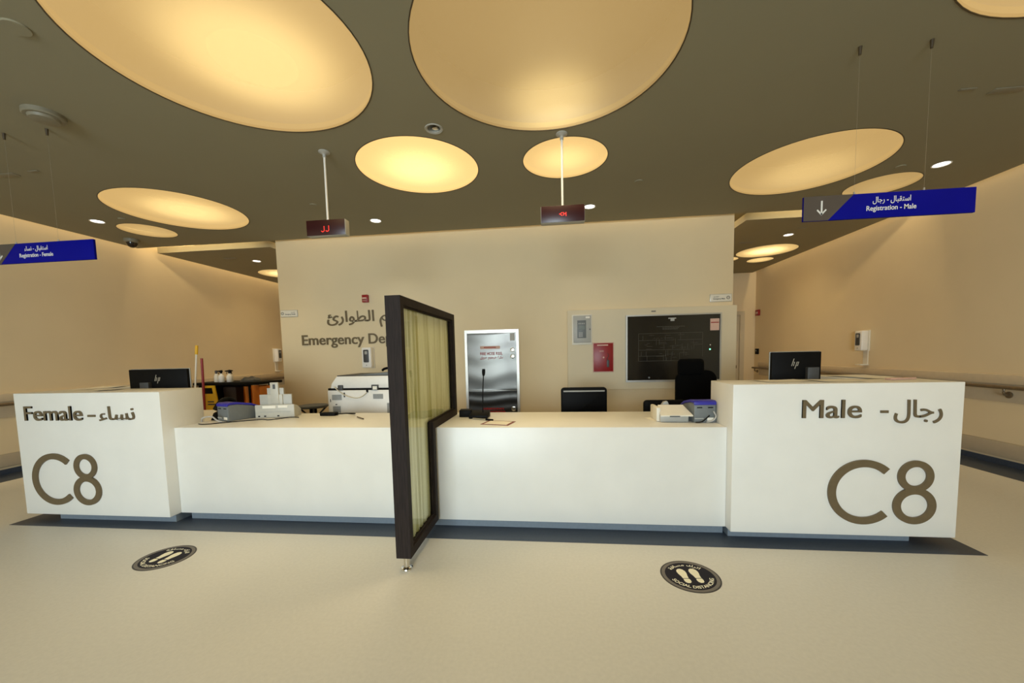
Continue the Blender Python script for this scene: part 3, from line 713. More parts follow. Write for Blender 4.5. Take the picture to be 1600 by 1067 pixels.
# stainless fire hose cabinet
t = thing('fire_hose_cabinet', 'stainless steel cabinet lettered FIRE HOSE REEL', 'cabinet', (-0.876, WY, 0.4))
X0, X1, Z0, Z1 = -1.259, -0.493, 0.32, 1.600
MB().loop([(X0, Z0), (X0, Z1), (X1, Z1), (X1, Z0)], [(X0 + 0.035, Z0 + 0.035), (X0 + 0.035, Z1 - 0.045), (X1 - 0.035, Z1 - 0.045), (X1 - 0.035, Z0 + 0.035)], 'y', WY - 0.028, WY).build('frame', m_silver, t)
def wavy_door(z0, z1, name):
    q = MB()
    x0, x1 = X0 + 0.038, X1 - 0.038
    q.grid(lambda u, v: (x0 + u * (x1 - x0), WY - 0.020 + 0.0013 * math.sin(v * 17 + 0.9 * math.sin(u * 5)) * (1 if 0 < v < 1 else 0), z0 + v * (z1 - z0)), 24, 60)
    q.box(x0, x1, WY - 0.017, WY - 0.002, z0, z1)
    return q.build(name, m_steel, t, 80)
d = wavy_door(0.752, Z1 - 0.048, 'upper_door')
MB().box(X0 + 0.22, X0 + 0.50, WY - 0.0235, WY - 0.0205, 1.335, 1.375).build('warning_label', m_pink, d)
q = MB()
for k in range(9): q.box(X0 + 0.275 + k * 0.019, X0 + 0.288 + k * 0.019, WY - 0.0250, WY - 0.0235, 1.346, 1.364)
q.build('label_print', m_redtext, d)
q = MB(); put_text(q, 'FIRE HOSE REEL', -1.042, -0.722, 1.250, 1.288, WY - 0.0225, 0.002, 0.02, True); put_text(q, arabic('\u0628\u0643\u0631\u0629 \u062e\u0631\u0637\u0648\u0645 \u062d\u0631\u064a\u0642'), -1.042, -0.722, 1.180, 1.238, WY - 0.0225, 0.002, 0.012)
q.build('lettering', m_redtext, d)
MB().box(X1 - 0.122, X1 - 0.056, WY - 0.024, WY - 0.020, 1.445, 1.548).build('sticker', m_lgrey, d)
for z in (1.315, 1.225): MB().lathe([(0.030, 0), (0.030, 0.008), (0.022, 0.010), (0, 0.010)], (X1 - 0.09, WY - 0.02, z), 28, Matrix.Rotation(math.pi / 2, 4, 'X')).build('lock', m_chrome, d)
d = wavy_door(Z0 + 0.038, 0.748, 'lower_door')
q = MB()
for r_, z in ((0, 0.475), (1, 0.43)):
    x = -1.03
    while x < -0.73:
        wd = random.uniform(0.015, 0.035); q.box(x, x + wd, WY - 0.0235, WY - 0.0205, z, z + 0.028); x += wd + 0.008
q.build('red_print', m_redtext, d)
MB().lathe([(0.034, 0), (0.034, 0.008), (0.026, 0.010), (0, 0.010)], (X1 - 0.09, WY - 0.02, 0.49), 28, Matrix.Rotation(math.pi / 2, 4, 'X')).build('lock', m_chrome, d)

# fire alarm control box
t = thing('control_panel', 'small grey fire control box with a screen on the raised wall panel', 'control panel', (0.37, YP, 1.4))
MB().box(0.236, 0.500, YP - 0.012, YP, 1.362, 1.762, bevel=0.003).build('surround', m_ivory, t)
MB().box(0.254, 0.484, YP - 0.045, YP - 0.010, 1.388, 1.745, bevel=0.005).build('case', m_lgrey, t)
MB().box(0.305, 0.420, YP - 0.048, YP - 0.043, 1.448, 1.683, bevel=0.002).build('face', m_grey, t)
MB().box(0.328, 0.402, YP - 0.051, YP - 0.046, 1.560, 1.612).build('screen', m_screen, t)
q = MB()
for a in range(3):
    for b_ in range(3): q.box(0.325 + a * 0.018, 0.337 + a * 0.018, YP - 0.051, YP - 0.046, 1.465 + b_ * 0.022, 1.481 + b_ * 0.022)
for a in range(4): q.box(0.322 + a * 0.022, 0.334 + a * 0.022, YP - 0.051, YP - 0.046, 1.632, 1.648)
q.build('keypad', m_lgrey, t)
MB().box(0.415, 0.470, YP - 0.0475, YP - 0.0440, 1.708, 1.732).build('label', m_paper, t)
MB().box(0.462, 0.476, YP - 0.055, YP - 0.044, 1.555, 1.570).build('latch', m_dgrey, t)

t = thing('red_panel', 'red fire panel with a hanging key on the raised wall panel', 'control panel', (0.645, YP, 1.18))
MB().box(0.508, 0.785, YP - 0.010, YP, 0.985, 1.385, bevel=0.002).build('surround', m_pink, t)
MB().box(0.520, 0.773, YP - 0.030, YP - 0.008, 0.998, 1.374, bevel=0.004).build('door', m_red, t)
MB().box(0.565, 0.708, YP - 0.033, YP - 0.029, 1.340, 1.356).build('label', m_pink, t)
q = MB()
for k, z in enumerate((1.272, 1.258)):
    for j in range(4): q.box(0.598 + j * 0.014, 0.608 + j * 0.014, YP - 0.032, YP - 0.029, z, z + 0.006)
q.build('small_print', m_pink, t)
MB().lathe([(0.011, 0), (0.011, 0.006), (0, 0.007)], (0.648, YP - 0.030, 1.185), 16, Matrix.Rotation(math.pi / 2, 4, 'X')).build('key_lock', m_pink, t)
q = MB().tube(curve_pts([(0.700, YP - 0.034, 1.240), (0.712, YP - 0.036, 1.200), (0.694, YP - 0.036, 1.170), (0.704, YP - 0.036, 1.145)], 6), 0.004, 6)
q.box(0.690, 0.722, YP - 0.040, YP - 0.031, 1.055, 1.150, bevel=0.003); q.build('key', m_dgrey, t)

t = thing('mimic_display', 'large black glass display with a floor plan in a silver frame', 'display board', (1.53, YP, 1.29))
MB().loop([(0.935, 0.848), (0.935, 1.730), (2.135, 1.730), (2.135, 0.848)], [(0.957, 0.874), (0.957, 1.712), (2.117, 1.712), (2.117, 0.874)], 'y', YP - 0.045, YP).build('frame', m_silver, t)
MB().box(0.955, 2.119, YP - 0.036, YP - 0.005, 0.872, 1.714).build('glass_face', m_blackg, t)
q = MB(); yy = YP - 0.0366
def ln(x0, z0, x1, z1, wl=0.0035): q.box(min(x0, x1) - wl / 2, max(x0, x1) + wl / 2, yy - 0.0008, yy + 0.0008, min(z0, z1) - wl / 2, max(z0, z1) + wl / 2)
fx0, fx1, fz0, fz1 = 1.10, 1.905, 1.125, 1.485
ln(fx0, fz1, fx1, fz1); ln(fx0, fz0, 1.62, fz0); ln(fx0, fz0, fx0, fz1); ln(fx1, fz0 + 0.05, fx1, fz1); ln(1.62, fz0, 1.62, fz0 + 0.1); ln(1.62, fz0 + 0.1, 1.72, fz0 + 0.1)
ln(fx0, 1.395, 1.55, 1.395); ln(1.60, 1.395, fx1, 1.395); ln(fx0, 1.27, 1.75, 1.27); ln(1.8, 1.33, fx1, 1.33); ln(fx0, 1.19, 1.45, 1.19)
for k in range(26):
    x = random.uniform(fx0, fx1 - 0.05); z = random.choice((1.125, 1.19, 1.27, 1.335, 1.395)); hgt = random.uniform(0.04, 0.09); ln(x, z, x, z + hgt, 0.0028)
for k in range(22):
    x = random.uniform(fx0, fx1 - 0.10); z = random.uniform(fz0 + 0.02, fz1 - 0.02); ln(x, z, x + random.uniform(0.03, 0.10), z, 0.0028)
for k in range(6):
    x = 1.28 + k * 0.045; q.prism([(x, 1.41), (x + 0.022, 1.425), (x + 0.045, 1.41), (x + 0.022, 1.4215)], 'y', yy - 0.0008, yy + 0.0008)
q.build('floor_plan', m_plan, t)
q = MB()
for z, a, b_ in ((1.567, 1.33, 1.67), (1.548, 1.40, 1.60), (1.532, 1.40, 1.60)):
    x = a
    while x < b_: wd = random.uniform(0.012, 0.03); q.box(x, x + wd, yy - 0.0008, yy + 0.0008, z, z + 0.007); x += wd + 0.006
q.build('title_lines', m_plan, t)
MB().box(1.475, 1.572, yy - 0.002, yy, 1.668, 1.682).box(1.503, 1.552, yy - 0.002, yy, 1.640, 1.668).build('top_label', m_lgrey, t)
s_ = MB().box(1.995, 2.105, yy - 0.002, yy, 1.505, 1.655).build('service_sticker', m_pink, t)
MB().box(2.003, 2.100, yy - 0.003, yy - 0.0015, 1.600, 1.612).build('red_band', m_red, s_)
MB().cyl((1.999, yy - 0.003, 1.320), (1.999, yy, 1.320), 0.007, seg=14).build('indicator', m_ivory, t)
MB().cyl((1.996, yy - 0.003, 1.263), (1.996, yy, 1.263), 0.010, seg=14).build('indicator', m_green, t)
MB().lathe([(0.012, 0), (0.012, 0.004), (0, 0.004)], (1.235, yy, 0.907), 16, Matrix.Rotation(math.pi / 2, 4, 'X')).build('keyhole', m_grey, t)
o = MB().box(-0.028, 0.028, -0.004, 0, -0.008, 0.008).build('id_label', m_print); o.location = (1.297, YP, 1.775); tag(o, 'tiny grey label on the raised panel above the black display', 'label')

# corridor wall devices
t = thing('fire_call_point', 'small dark red fire device high on the corridor corner wall', 'alarm', (XR, 9.45, 2.05), 'red fire alarm devices')
MB().box(XR - 0.04, XR, 9.36, 9.50, 1.99, 2.12, bevel=0.005).build('housing', m_red, t)
MB().box(XR - 0.05, XR - 0.035, 9.39, 9.47, 2.03, 2.075, bevel=0.003).build('lens', m_pink, t)
t = thing('card_reader', 'small black card reader on the corridor corner wall', 'card reader', (XR, 9.45, 1.18))
MB().box(XR - 0.04, XR, 9.37, 9.47, 1.12, 1.245, bevel=0.006).build('housing', m_black, t)
MB().cyl((XR - 0.044, 9.42, 1.20), (XR - 0.038, 9.42, 1.20), 0.015, seg=16).build('lens', m_lgrey, t)

# ------------------------------------------------------------------ monitors
def monitor(cx, cy, zt, wd, ht, rz, neck_dx, lab):
    t = thing('computer_monitor', lab, 'monitor', (0, 0, 0), 'computer monitors seen from behind')
    MB().box(-wd / 2, wd / 2, -0.018, 0.018, zt - ht, zt, bevel=0.005).build('back_shell', m_black, t)
    MB().box(-wd / 2 - 0.004, wd / 2 + 0.004, 0.012, 0.024, zt - ht - 0.004, zt + 0.004, bevel=0.002).build('bezel', m_lgrey, t)
    MB().box(-wd / 2 + 0.008, wd / 2 - 0.008, 0.022, 0.026, zt - ht + 0.01, zt - 0.008).build('screen', m_blackg, t)
    MB().box(neck_dx - 0.038, neck_dx + 0.038, -0.055, -0.016, 0.745, zt - 0.115, bevel=0.004).build('stand_neck', m_dgrey, t)
    MB().box(neck_dx - 0.11, neck_dx + 0.11, -0.12, 0.10, 0.735, 0.748, bevel=0.004).build('stand_base', m_dgrey, t)
    q = MB(); lx, lz = -0.02, zt - 0.105
    def stroke(x0, z0, x1, z1, w_=0.005): q.prism([(x0 - w_ / 2, z0), (x0 + w_ / 2, z0), (x1 + w_ / 2, z1), (x1 - w_ / 2, z1)], 'y', -0.0195, -0.0175)
    stroke(lx - 0.012, lz, lx + 0.004, lz + 0.055); stroke(lx + 0.000, lz, lx + 0.009, lz + 0.030); q.box(lx + 0.002, lx + 0.010, -0.0195, -0.0175, lz + 0.026, lz + 0.031)
    stroke(lx + 0.010, lz - 0.022, lx + 0.025, lz + 0.031); stroke(lx + 0.028, lz + 0.001, lx + 0.036, lz + 0.031)
    q.box(lx + 0.022, lx + 0.037, -0.0195, -0.0175, lz + 0.027, lz + 0.031); q.box(lx + 0.017, lx + 0.030, -0.0195, -0.0175, lz, lz + 0.0045)
    q.build('maker_logo', m_silver, t)
    t.location = (cx, cy, 0); t.rotation_euler = (0, 0, rz)
monitor(-3.555, 3.14, 1.196, 0.51, 0.33, math.radians(8), -0.10, 'black monitor seen from behind over the Female counter')
monitor(1.81, 3.16, 1.232, 0.335, 0.36, math.radians(-4), 0.10, 'black monitor seen from behind over the Male counter')

# ------------------------------------------------------------------ papers on the tall counters
def paper(x, y, z, w_, d_, rz, lab, group, m=None, curl=0.0):
    q = MB(); q.grid(lambda u, v: ((u - 0.5) * w_, (v - 0.5) * d_, 0.0008 + curl * (u - 0.5) ** 2), 8, 2)
    q.grid(lambda u, v: ((u - 0.5) * w_, (0.5 - v) * d_, 0.0 + curl * (u - 0.5) ** 2), 8, 2)
    o = q.build('paper_sheet', m or m_paper); o.location = (x, y, z); o.rotation_euler = (0, 0, rz); return tag(o, lab, 'paper', group)
paper(-4.05, 3.10, 1.038, 0.21, 0.30, 0.5, 'white paper sheet lying on the Female counter at its far corner', 'papers on the tall counters', curl=0.03)
paper(-3.73, 2.84, 1.038, 0.21, 0.16, -0.3, 'white paper slip lying on the Female counter in front of the monitor', 'papers on the tall counters', curl=0.02)
paper(1.55, 2.86, 1.038, 0.30, 0.18, 0.1, 'white paper sheet lying on the Male counter in front of the monitor', 'papers on the tall counters', curl=0.01)
paper(1.86, 2.82, 1.038, 0.26, 0.20, 0.05, 'white form lying on the Male counter beside the monitor', 'papers on the tall counters', curl=0.015)
paper(2.24, 3.12, 1.038, 0.24, 0.32, 0.2, 'white forms sheet lying on the far end of the Male counter', 'papers on the tall counters', curl=0.02)
o = MB().box(-0.10, 0.10, -0.02, 0.02, 0, 0.012, bevel=0.003).build('stapler_strip', m_pink); o.location = (2.30, 2.86, 1.0375); o.rotation_euler = (0, 0, 0.25); tag(o, 'reddish flat strip lying on the Male counter near its outer corner', 'ruler')

# ------------------------------------------------------------------ items on the low counter
ZL = 0.7465
def label_printer(x, y, rz, lab):
    t = thing('card_printer', lab, 'printer', (0, 0, 0), 'grey printers with blue lids')
    side = [(0.0, 0.0), (0.27, 0.0), (0.27, 0.085), (0.20, 0.115), (0.08, 0.138), (0.015, 0.138), (0.0, 0.128)]
    MB().prism(side, 'x', -0.074, 0.074, bevel=0.006).build('case', m_grey, t)
    top = [(-0.004, 0.126), (0.015, 0.139), (0.08, 0.139), (0.20, 0.116), (0.273, 0.086), (0.273, 0.102), (0.20, 0.134), (0.08, 0.158), (0.015, 0.158), (-0.004, 0.148)]
    MB().prism(top, 'x', -0.077, 0.077, bevel=0.004).build('lid', m_bluelid, t)
    MB().box(-0.055, -0.02, -0.003, 0.002, 0.105, 0.112).box(0.02, 0.055, -0.003, 0.002, 0.105, 0.112).build('vent_slot', m_black, t)
    MB().box(-0.07, -0.01, -0.003, 0.001, 0.026, 0.034).build('badge', m_lgrey, t)
    MB().box(0.015, 0.06, -0.003, 0.001, 0.014, 0.036).build('data_label', m_paper, t)
    t.location = (x, y, ZL); t.rotation_euler = (0, 0, rz)
    return t
label_printer(-2.806, 2.976, math.radians(-18), 'grey printer with a sloping blue lid beside the Female counter')
label_printer(1.056, 2.865, math.radians(2), 'grey printer with a blue lid in the corner beside the Male counter')

# document scanner on the female side
t = thing('document_scanner', 'pale grey document scanner with a raised stepped paper tray', 'scanner', (0, 0, 0))
MB().prism([(-0.05, 0.0), (0.09, 0.0), (0.09, 0.06), (0.02, 0.10), (-0.05, 0.118)], 'x', -0.165, 0.165, bevel=0.006).build('body', m_sgrey, t)
tr = MB().box(-0.135, 0.135, -0.020, 0.0, 0.06, 0.205, bevel=0.003).build('paper_tray', m_lgrey, t)
MB().box(-0.062, 0.062, -0.030, -0.019, 0.09, 0.205, bevel=0.003).build('tray_panel', m_sgrey, tr)
MB().box(-0.070, 0.070, -0.018, -0.002, 0.09, 0.262, bevel=0.003).build('tray_extension', m_lgrey, tr)
MB().box(-0.034, 0.034, -0.036, -0.016, 0.12, 0.312, bevel=0.003).build('tray_tip', m_sgrey, tr)
MB().box(-0.010, 0.010, -0.039, -0.035, 0.255, 0.295).build('tray_slot', m_dgrey, tr)
MB().box(-0.10, 0.01, -0.054, -0.049, 0.085, 0.108).build('data_label', m_paper, t)
MB().box(0.03, 0.11, -0.054, -0.049, 0.088, 0.108).build('data_label', m_paper, t)
MB().box(-0.125, 0.13, -0.053, -0.049, 0.050, 0.056).build('slot', m_lgrey, t)
for x in (-0.14, -0.09, 0.02): MB().box(x, x + 0.016, -0.053, -0.048, 0.012, 0.022).build('port', m_black, t)
t.location = (-2.475, 3.20, ZL); t.rotation_euler = (0, 0, math.radians(12))

q = MB().tube(curve_pts([(-2.93, 2.90, ZL + 0.012), (-2.90, 2.88, ZL + 0.045), (-2.83, 2.89, ZL + 0.055), (-2.77, 2.88, ZL + 0.025), (-2.74, 2.90, ZL + 0.006)], 8), 0.006, 8)
tag(q.build('power_cable', m_cableg), 'grey looped cable beside the grey printer at the Female counter', 'cable', 'cables on the low counter')
q = MB().tube(curve_pts([(-2.90, 2.84, ZL + 0.004), (-2.82, 2.82, ZL + 0.004), (-2.70, 2.92, ZL + 0.004), (-2.52, 3.04, ZL + 0.004), (-2.42, 3.03, ZL + 0.004), (-2.33, 3.14, ZL + 0.004), (-2.24, 3.15, ZL + 0.004)], 10), 0.0035, 8)
tag(q.build('data_cable', m_black), 'black cable trailing in front of the pale document scanner', 'cable', 'cables on the low counter')
t = thing('desk_telephone', 'black telephone tucked between the Female counter and the grey printer', 'telephone', (-2.92, 3.16, ZL))
MB().prism([(3.02, ZL), (3.26, ZL), (3.26, ZL + 0.13), (3.05, ZL + 0.06)], 'x', -2.968, -2.892, bevel=0.006).build('base', m_black, t)
MB().tube(curve_pts([(-2.95, 3.06, ZL + 0.09), (-2.95, 3.12, ZL + 0.15), (-2.95, 3.20, ZL + 0.165), (-2.95, 3.26, ZL + 0.14)], 6), 0.022, 10).build('handset', m_black, t)

t = thing('desk_puck', 'small flat black adapter box with a cord near the white copier', 'adapter', (-2.02, 3.27, ZL))
MB().box(-2.10, -1.955, 3.235, 3.30, ZL, ZL + 0.028, bevel=0.006).build('case', m_black, t)
MB().tube(curve_pts([(-1.955, 3.27, ZL + 0.012), (-1.86, 3.25, ZL + 0.02), (-1.80, 3.24, ZL + 0.02), (-1.80, 3.30, ZL + 0.012), (-1.88, 3.345, ZL + 0.006)], 8), 0.005, 8).build('cord', m_black, t)
t = thing('pen', 'brown pen lying on the low counter in front of the white copier', 'pen', (-1.64, 3.09, ZL))
MB().cyl((-1.700, 3.150, ZL + 0.006), (-1.592, 3.045, ZL + 0.006), 0.005, seg=12).build('barrel', m_railbar, t)
MB().cyl((-1.592, 3.045, ZL + 0.006), (-1.578, 3.031, ZL + 0.006), 0.005, 0.001, 12).build('tip', m_black, t)

# microphone and box
t = thing('gooseneck_microphone', 'black gooseneck microphone standing in front of the steel cabinet', 'microphone', (-0.60, 3.12, ZL))
MB().prism([(3.06, ZL), (3.20, ZL), (3.20, ZL + 0.05), (3.06, ZL + 0.028)], 'x', -0.70, -0.545, bevel=0.006).build('base', m_black, t)
MB().tube(curve_pts([(-0.597, 3.14, ZL + 0.03), (-0.595, 3.14, ZL + 0.15), (-0.588, 3.13, ZL + 0.26), (-0.577, 3.11, ZL + 0.36)], 8), 0.0045, 10).build('gooseneck', m_black, t)
MB().tube(curve_pts([(-0.578, 3.112, ZL + 0.345), (-0.576, 3.108, ZL + 0.37), (-0.574, 3.104, ZL + 0.40)], 6), lambda u: 0.008 + 0.006 * math.sin(u * math.pi * 0.8), 12).build('capsule', m_black, t)
o = MB().box(-0.05, 0.05, -0.05, 0.05, 0, 0.058, bevel=0.005).build('black_box', m_black); o.location = (-0.752, 3.19, ZL); o.rotation_euler = (0, 0, 0.1); tag(o, 'small black box on the low counter beside the microphone base', 'box')
t = thing('marker_pen', 'silver and black pen lying in front of the microphone', 'pen', (-0.58, 2.99, ZL))
MB().cyl((-0.66, 3.035, ZL + 0.007), (-0.545, 2.985, ZL + 0.007), 0.006, seg=12).build('barrel', m_silver, t)
MB().cyl((-0.545, 2.985, ZL + 0.007), (-0.485, 2.960, ZL + 0.007), 0.008, seg=12).build('cap', m_black, t)
t = thing('notice_card', 'reddish bordered paper notice lying on the low counter beside the divider', 'paper', (-0.42, 2.88, ZL))
mm = Matrix.Translation((-0.43, 2.87, ZL)) @ Matrix.Rotation(math.radians(-14), 4, 'Z')
MB().box(-0.11, 0.11, -0.085, 0.085, 0.0, 0.002, mtx=mm).build('border', mat('maroon_print', rgb(132, 78, 70), 0.6, noise=0.05, nscale=40), t)
MB().box(-0.09, 0.09, -0.066, 0.066, 0.0015, 0.003, mtx=mm).build('sheet', m_paper, t)

# white tray device on the male side
t = thing('flatbed_scanner', 'cream scanner with its lid sheet raised beside the grey printer near the Male counter', 'scanner', (0.87, 2.98, ZL))
MB().box(0.755, 0.955, 2.89, 3.10, ZL, ZL + 0.055, bevel=0.008).build('body', m_lgrey, t)
MB().box(0.735, 0.765, 2.91, 3.10, ZL, ZL + 0.105, bevel=0.008).build('side_cover', m_ivory, t)
q = MB().prism([(0.752, 2.862), (0.975, 2.862), (0.945, 3.0), (0.765, 3.0)], 'z', 0.0, 0.008)
for v in q.bm.verts: v.co.z += ZL + 0.046 + (v.co.y - 2.862) * 0.42
q.build('lid', m_ivory, t)
MB().prism([(0.80, ZL + 0.10), (0.86, ZL + 0.10), (0.845, ZL + 0.135), (0.82, ZL + 0.13)], 'y', 3.03, 3.07, bevel=0.003).build('feed_roll', m_lgrey, t)
MB().box(0.815, 0.885, 2.858, 2.864, ZL + 0.043, ZL + 0.050).build('finger_notch', m_dgrey, t)
paper(0.76, 3.03, ZL, 0.12, 0.16, 0.3, 'white paper corner sticking out from under the cream scanner', 'papers on the low counter')
q = MB().tube(curve_pts([(1.06, 2.845, ZL + 0.008), (1.10, 2.84, ZL + 0.02), (1.12, 2.84, ZL + 0.05), (1.105, 2.845, ZL + 0.085)], 8), 0.005, 8)
tag(q.build('power_cable', m_cableg), 'pale curved cable behind the grey printer at the Male counter', 'cable', 'cables on the low counter')
q = MB().tube(curve_pts([(0.985, 2.843, ZL + 0.006), (1.03, 2.842, ZL + 0.012), (1.08, 2.845, ZL + 0.055)], 8), 0.004, 8)
tag(q.build('data_cable', m_black), 'black cable hanging across the back of the grey printer at the Male counter', 'cable', 'cables on the low counter')

# ------------------------------------------------------------------ behind the low counter
t = thing('photocopier', 'large white photocopier seen from behind the low counter', 'photocopier', (-2.06, 4.2, 0))
CX0, CX1, CY0, CY1 = -2.425, -1.70, 3.9, 4.5
MB().box(CX0, CX1, CY0, CY1, 0.06, 0.914, bevel=0.006).build('body', m_white, t)
MB().box(CX0 + 0.005, CX1 - 0.005, CY0 + 0.005, CY1 - 0.005, 0.912, 0.936).build('gap_band', m_black, t)
MB().prism([(CX0 + 0.03, 0.934), (CX1 - 0.005, 0.934), (CX1 - 0.005, 1.062), (CX0 + 0.105, 1.062), (CX0 + 0.045, 0.985)], 'y', CY0 + 0.01, CY1 - 0.05, bevel=0.006).build('scanner_lid', m_white, t)
MB().box(CX0 + 0.105, CX1 - 0.01, CY0 + 0.02, CY1 - 0.06, 1.061, 1.072, bevel=0.003).build('lid_pad', m_dgrey, t)
MB().prism([(CX0 + 0.30, 1.071), (CX1 - 0.02, 1.071), (CX1 - 0.02, 1.10), (CX0 + 0.50, 1.085)], 'y', CY0 + 0.05, CY1 - 0.1).build('document_tray', m_grey, t)
def vent(x0, x1, z0, z1):
    q = MB(); nx = max(4, int((x1 - x0) / 0.007))
    q.box(x0, x1, CY0 - 0.002, CY0 + 0.002, z0, z1)
    v = q.build('vent', m_grey, t)
    q = MB(); nz = 8
    for k in range(nz): q.box(x0, x1, CY0 - 0.004, CY0 - 0.0015, z0 + (k + 0.35) * (z1 - z0) / nz, z0 + (k + 0.6) * (z1 - z0) / nz)
    q.build('louvre', m_white, v)
vent(-2.376, -2.268, 0.810, 0.868); vent(-1.915, -1.805, 0.820, 0.872); vent(-2.372, -2.285, 0.655, 0.745); vent(-1.765, -1.71, 0.66, 0.775)
for x, w_ in ((-2.300, 0.052), (-1.925, 0.072)): MB().box(x, x + w_, CY0 - 0.014, CY0 + 0.012, 0.918, 0.970, bevel=0.004).build('hinge', m_dgrey, t)
MB().box(-1.908, -1.862, CY0 - 0.0165, CY0 - 0.012, 0.920, 0.955).build('hinge_label', m_paper, t)
MB().tube(curve_pts([(-2.345, CY0 - 0.006, 0.955), (-2.28, CY0 - 0.015, 0.90), (-2.20, CY0 - 0.02, 0.855), (-2.10, CY0 - 0.02, 0.832), (-2.03, CY0 - 0.018, 0.850), (-1.975, CY0 - 0.008, 0.895)], 8), 0.005, 8).build('cable', m_cable, t)
MB().box(-1.985, -1.965, CY0 - 0.012, CY0, 0.890, 0.915).build('plug', m_black, t)
MB().box(-2.242, -2.228, CY0 - 0.004, CY0, 0.84, 0.89).box(-2.398, -2.392, CY0 - 0.004, CY0, 0.79, 0.82).box(-2.34, -2.322, CY0 - 0.004, CY0, 0.758, 0.768).build('port', m_dgrey, t)
for x in (CX0 + 0.08, CX1 - 0.08):
    for y in (CY0 + 0.08, CY1 - 0.08): MB().cyl((x - 0.015, y, 0.032), (x + 0.015, y, 0.032), 0.032, seg=20).build('caster', m_black, t)
t = thing('black_pouch', 'black strapped pouch lying on top of the photocopier', 'bag', (-1.80, 4.1, 1.09))
q = MB(); b = bmesh.new(); bmesh.ops.create_icosphere(b, subdivisions=3, radius=1.0)
for v in b.verts: v.co = Vector((v.co.x * 0.07, v.co.y * 0.09, v.co.z * 0.042 * (1 + 0.15 * math.sin(v.co.x * 6))))
q._merge(b, Matrix.Translation((-1.745, 4.12, 1.145))); q.build('pouch_body', m_blackf, t)
MB().tube(curve_pts([(-1.87, 4.05, 1.112), (-1.845, 4.05, 1.130), (-1.80, 4.06, 1.140), (-1.76, 4.08, 1.150)], 6), 0.013, 8).build('strap', m_blackf, t)

t = thing('round_stool', 'dark round stool behind the low counter beside the photocopier', 'stool', (-2.80, 4.2, 0))
MB().lathe([(0, 0.690), (0.15, 0.690), (0.163, 0.700), (0.163, 0.712), (0.155, 0.720), (0, 0.722)], (-2.80, 4.2, 0), 40).build('seat', m_dgrey, t)
MB().lathe([(0.028, 0.03), (0.028, 0.55), (0.04, 0.56), (0.04, 0.69)], (-2.80, 4.2, 0), 20).build('column', m_black, t)
for k in range(5):
    a = 2 * math.pi * k / 5 + 0.3
    MB().tube([(-2.80, 4.2, 0.10), (-2.80 + 0.26 * math.cos(a), 4.2 + 0.26 * math.sin(a), 0.02)], 0.016, 10).build('leg', m_black, t)
for k in range(4):
    a = 2 * math.pi * k / 4 + 0.6
    MB().tube([(-2.80 + 0.03 * math.cos(a), 4.2 + 0.03 * math.sin(a), 0.58), (-2.80 + 0.14 * math.cos(a), 4.2 + 0.14 * math.sin(a), 0.692)], 0.010, 8).build('seat_support', m_dgrey, t)

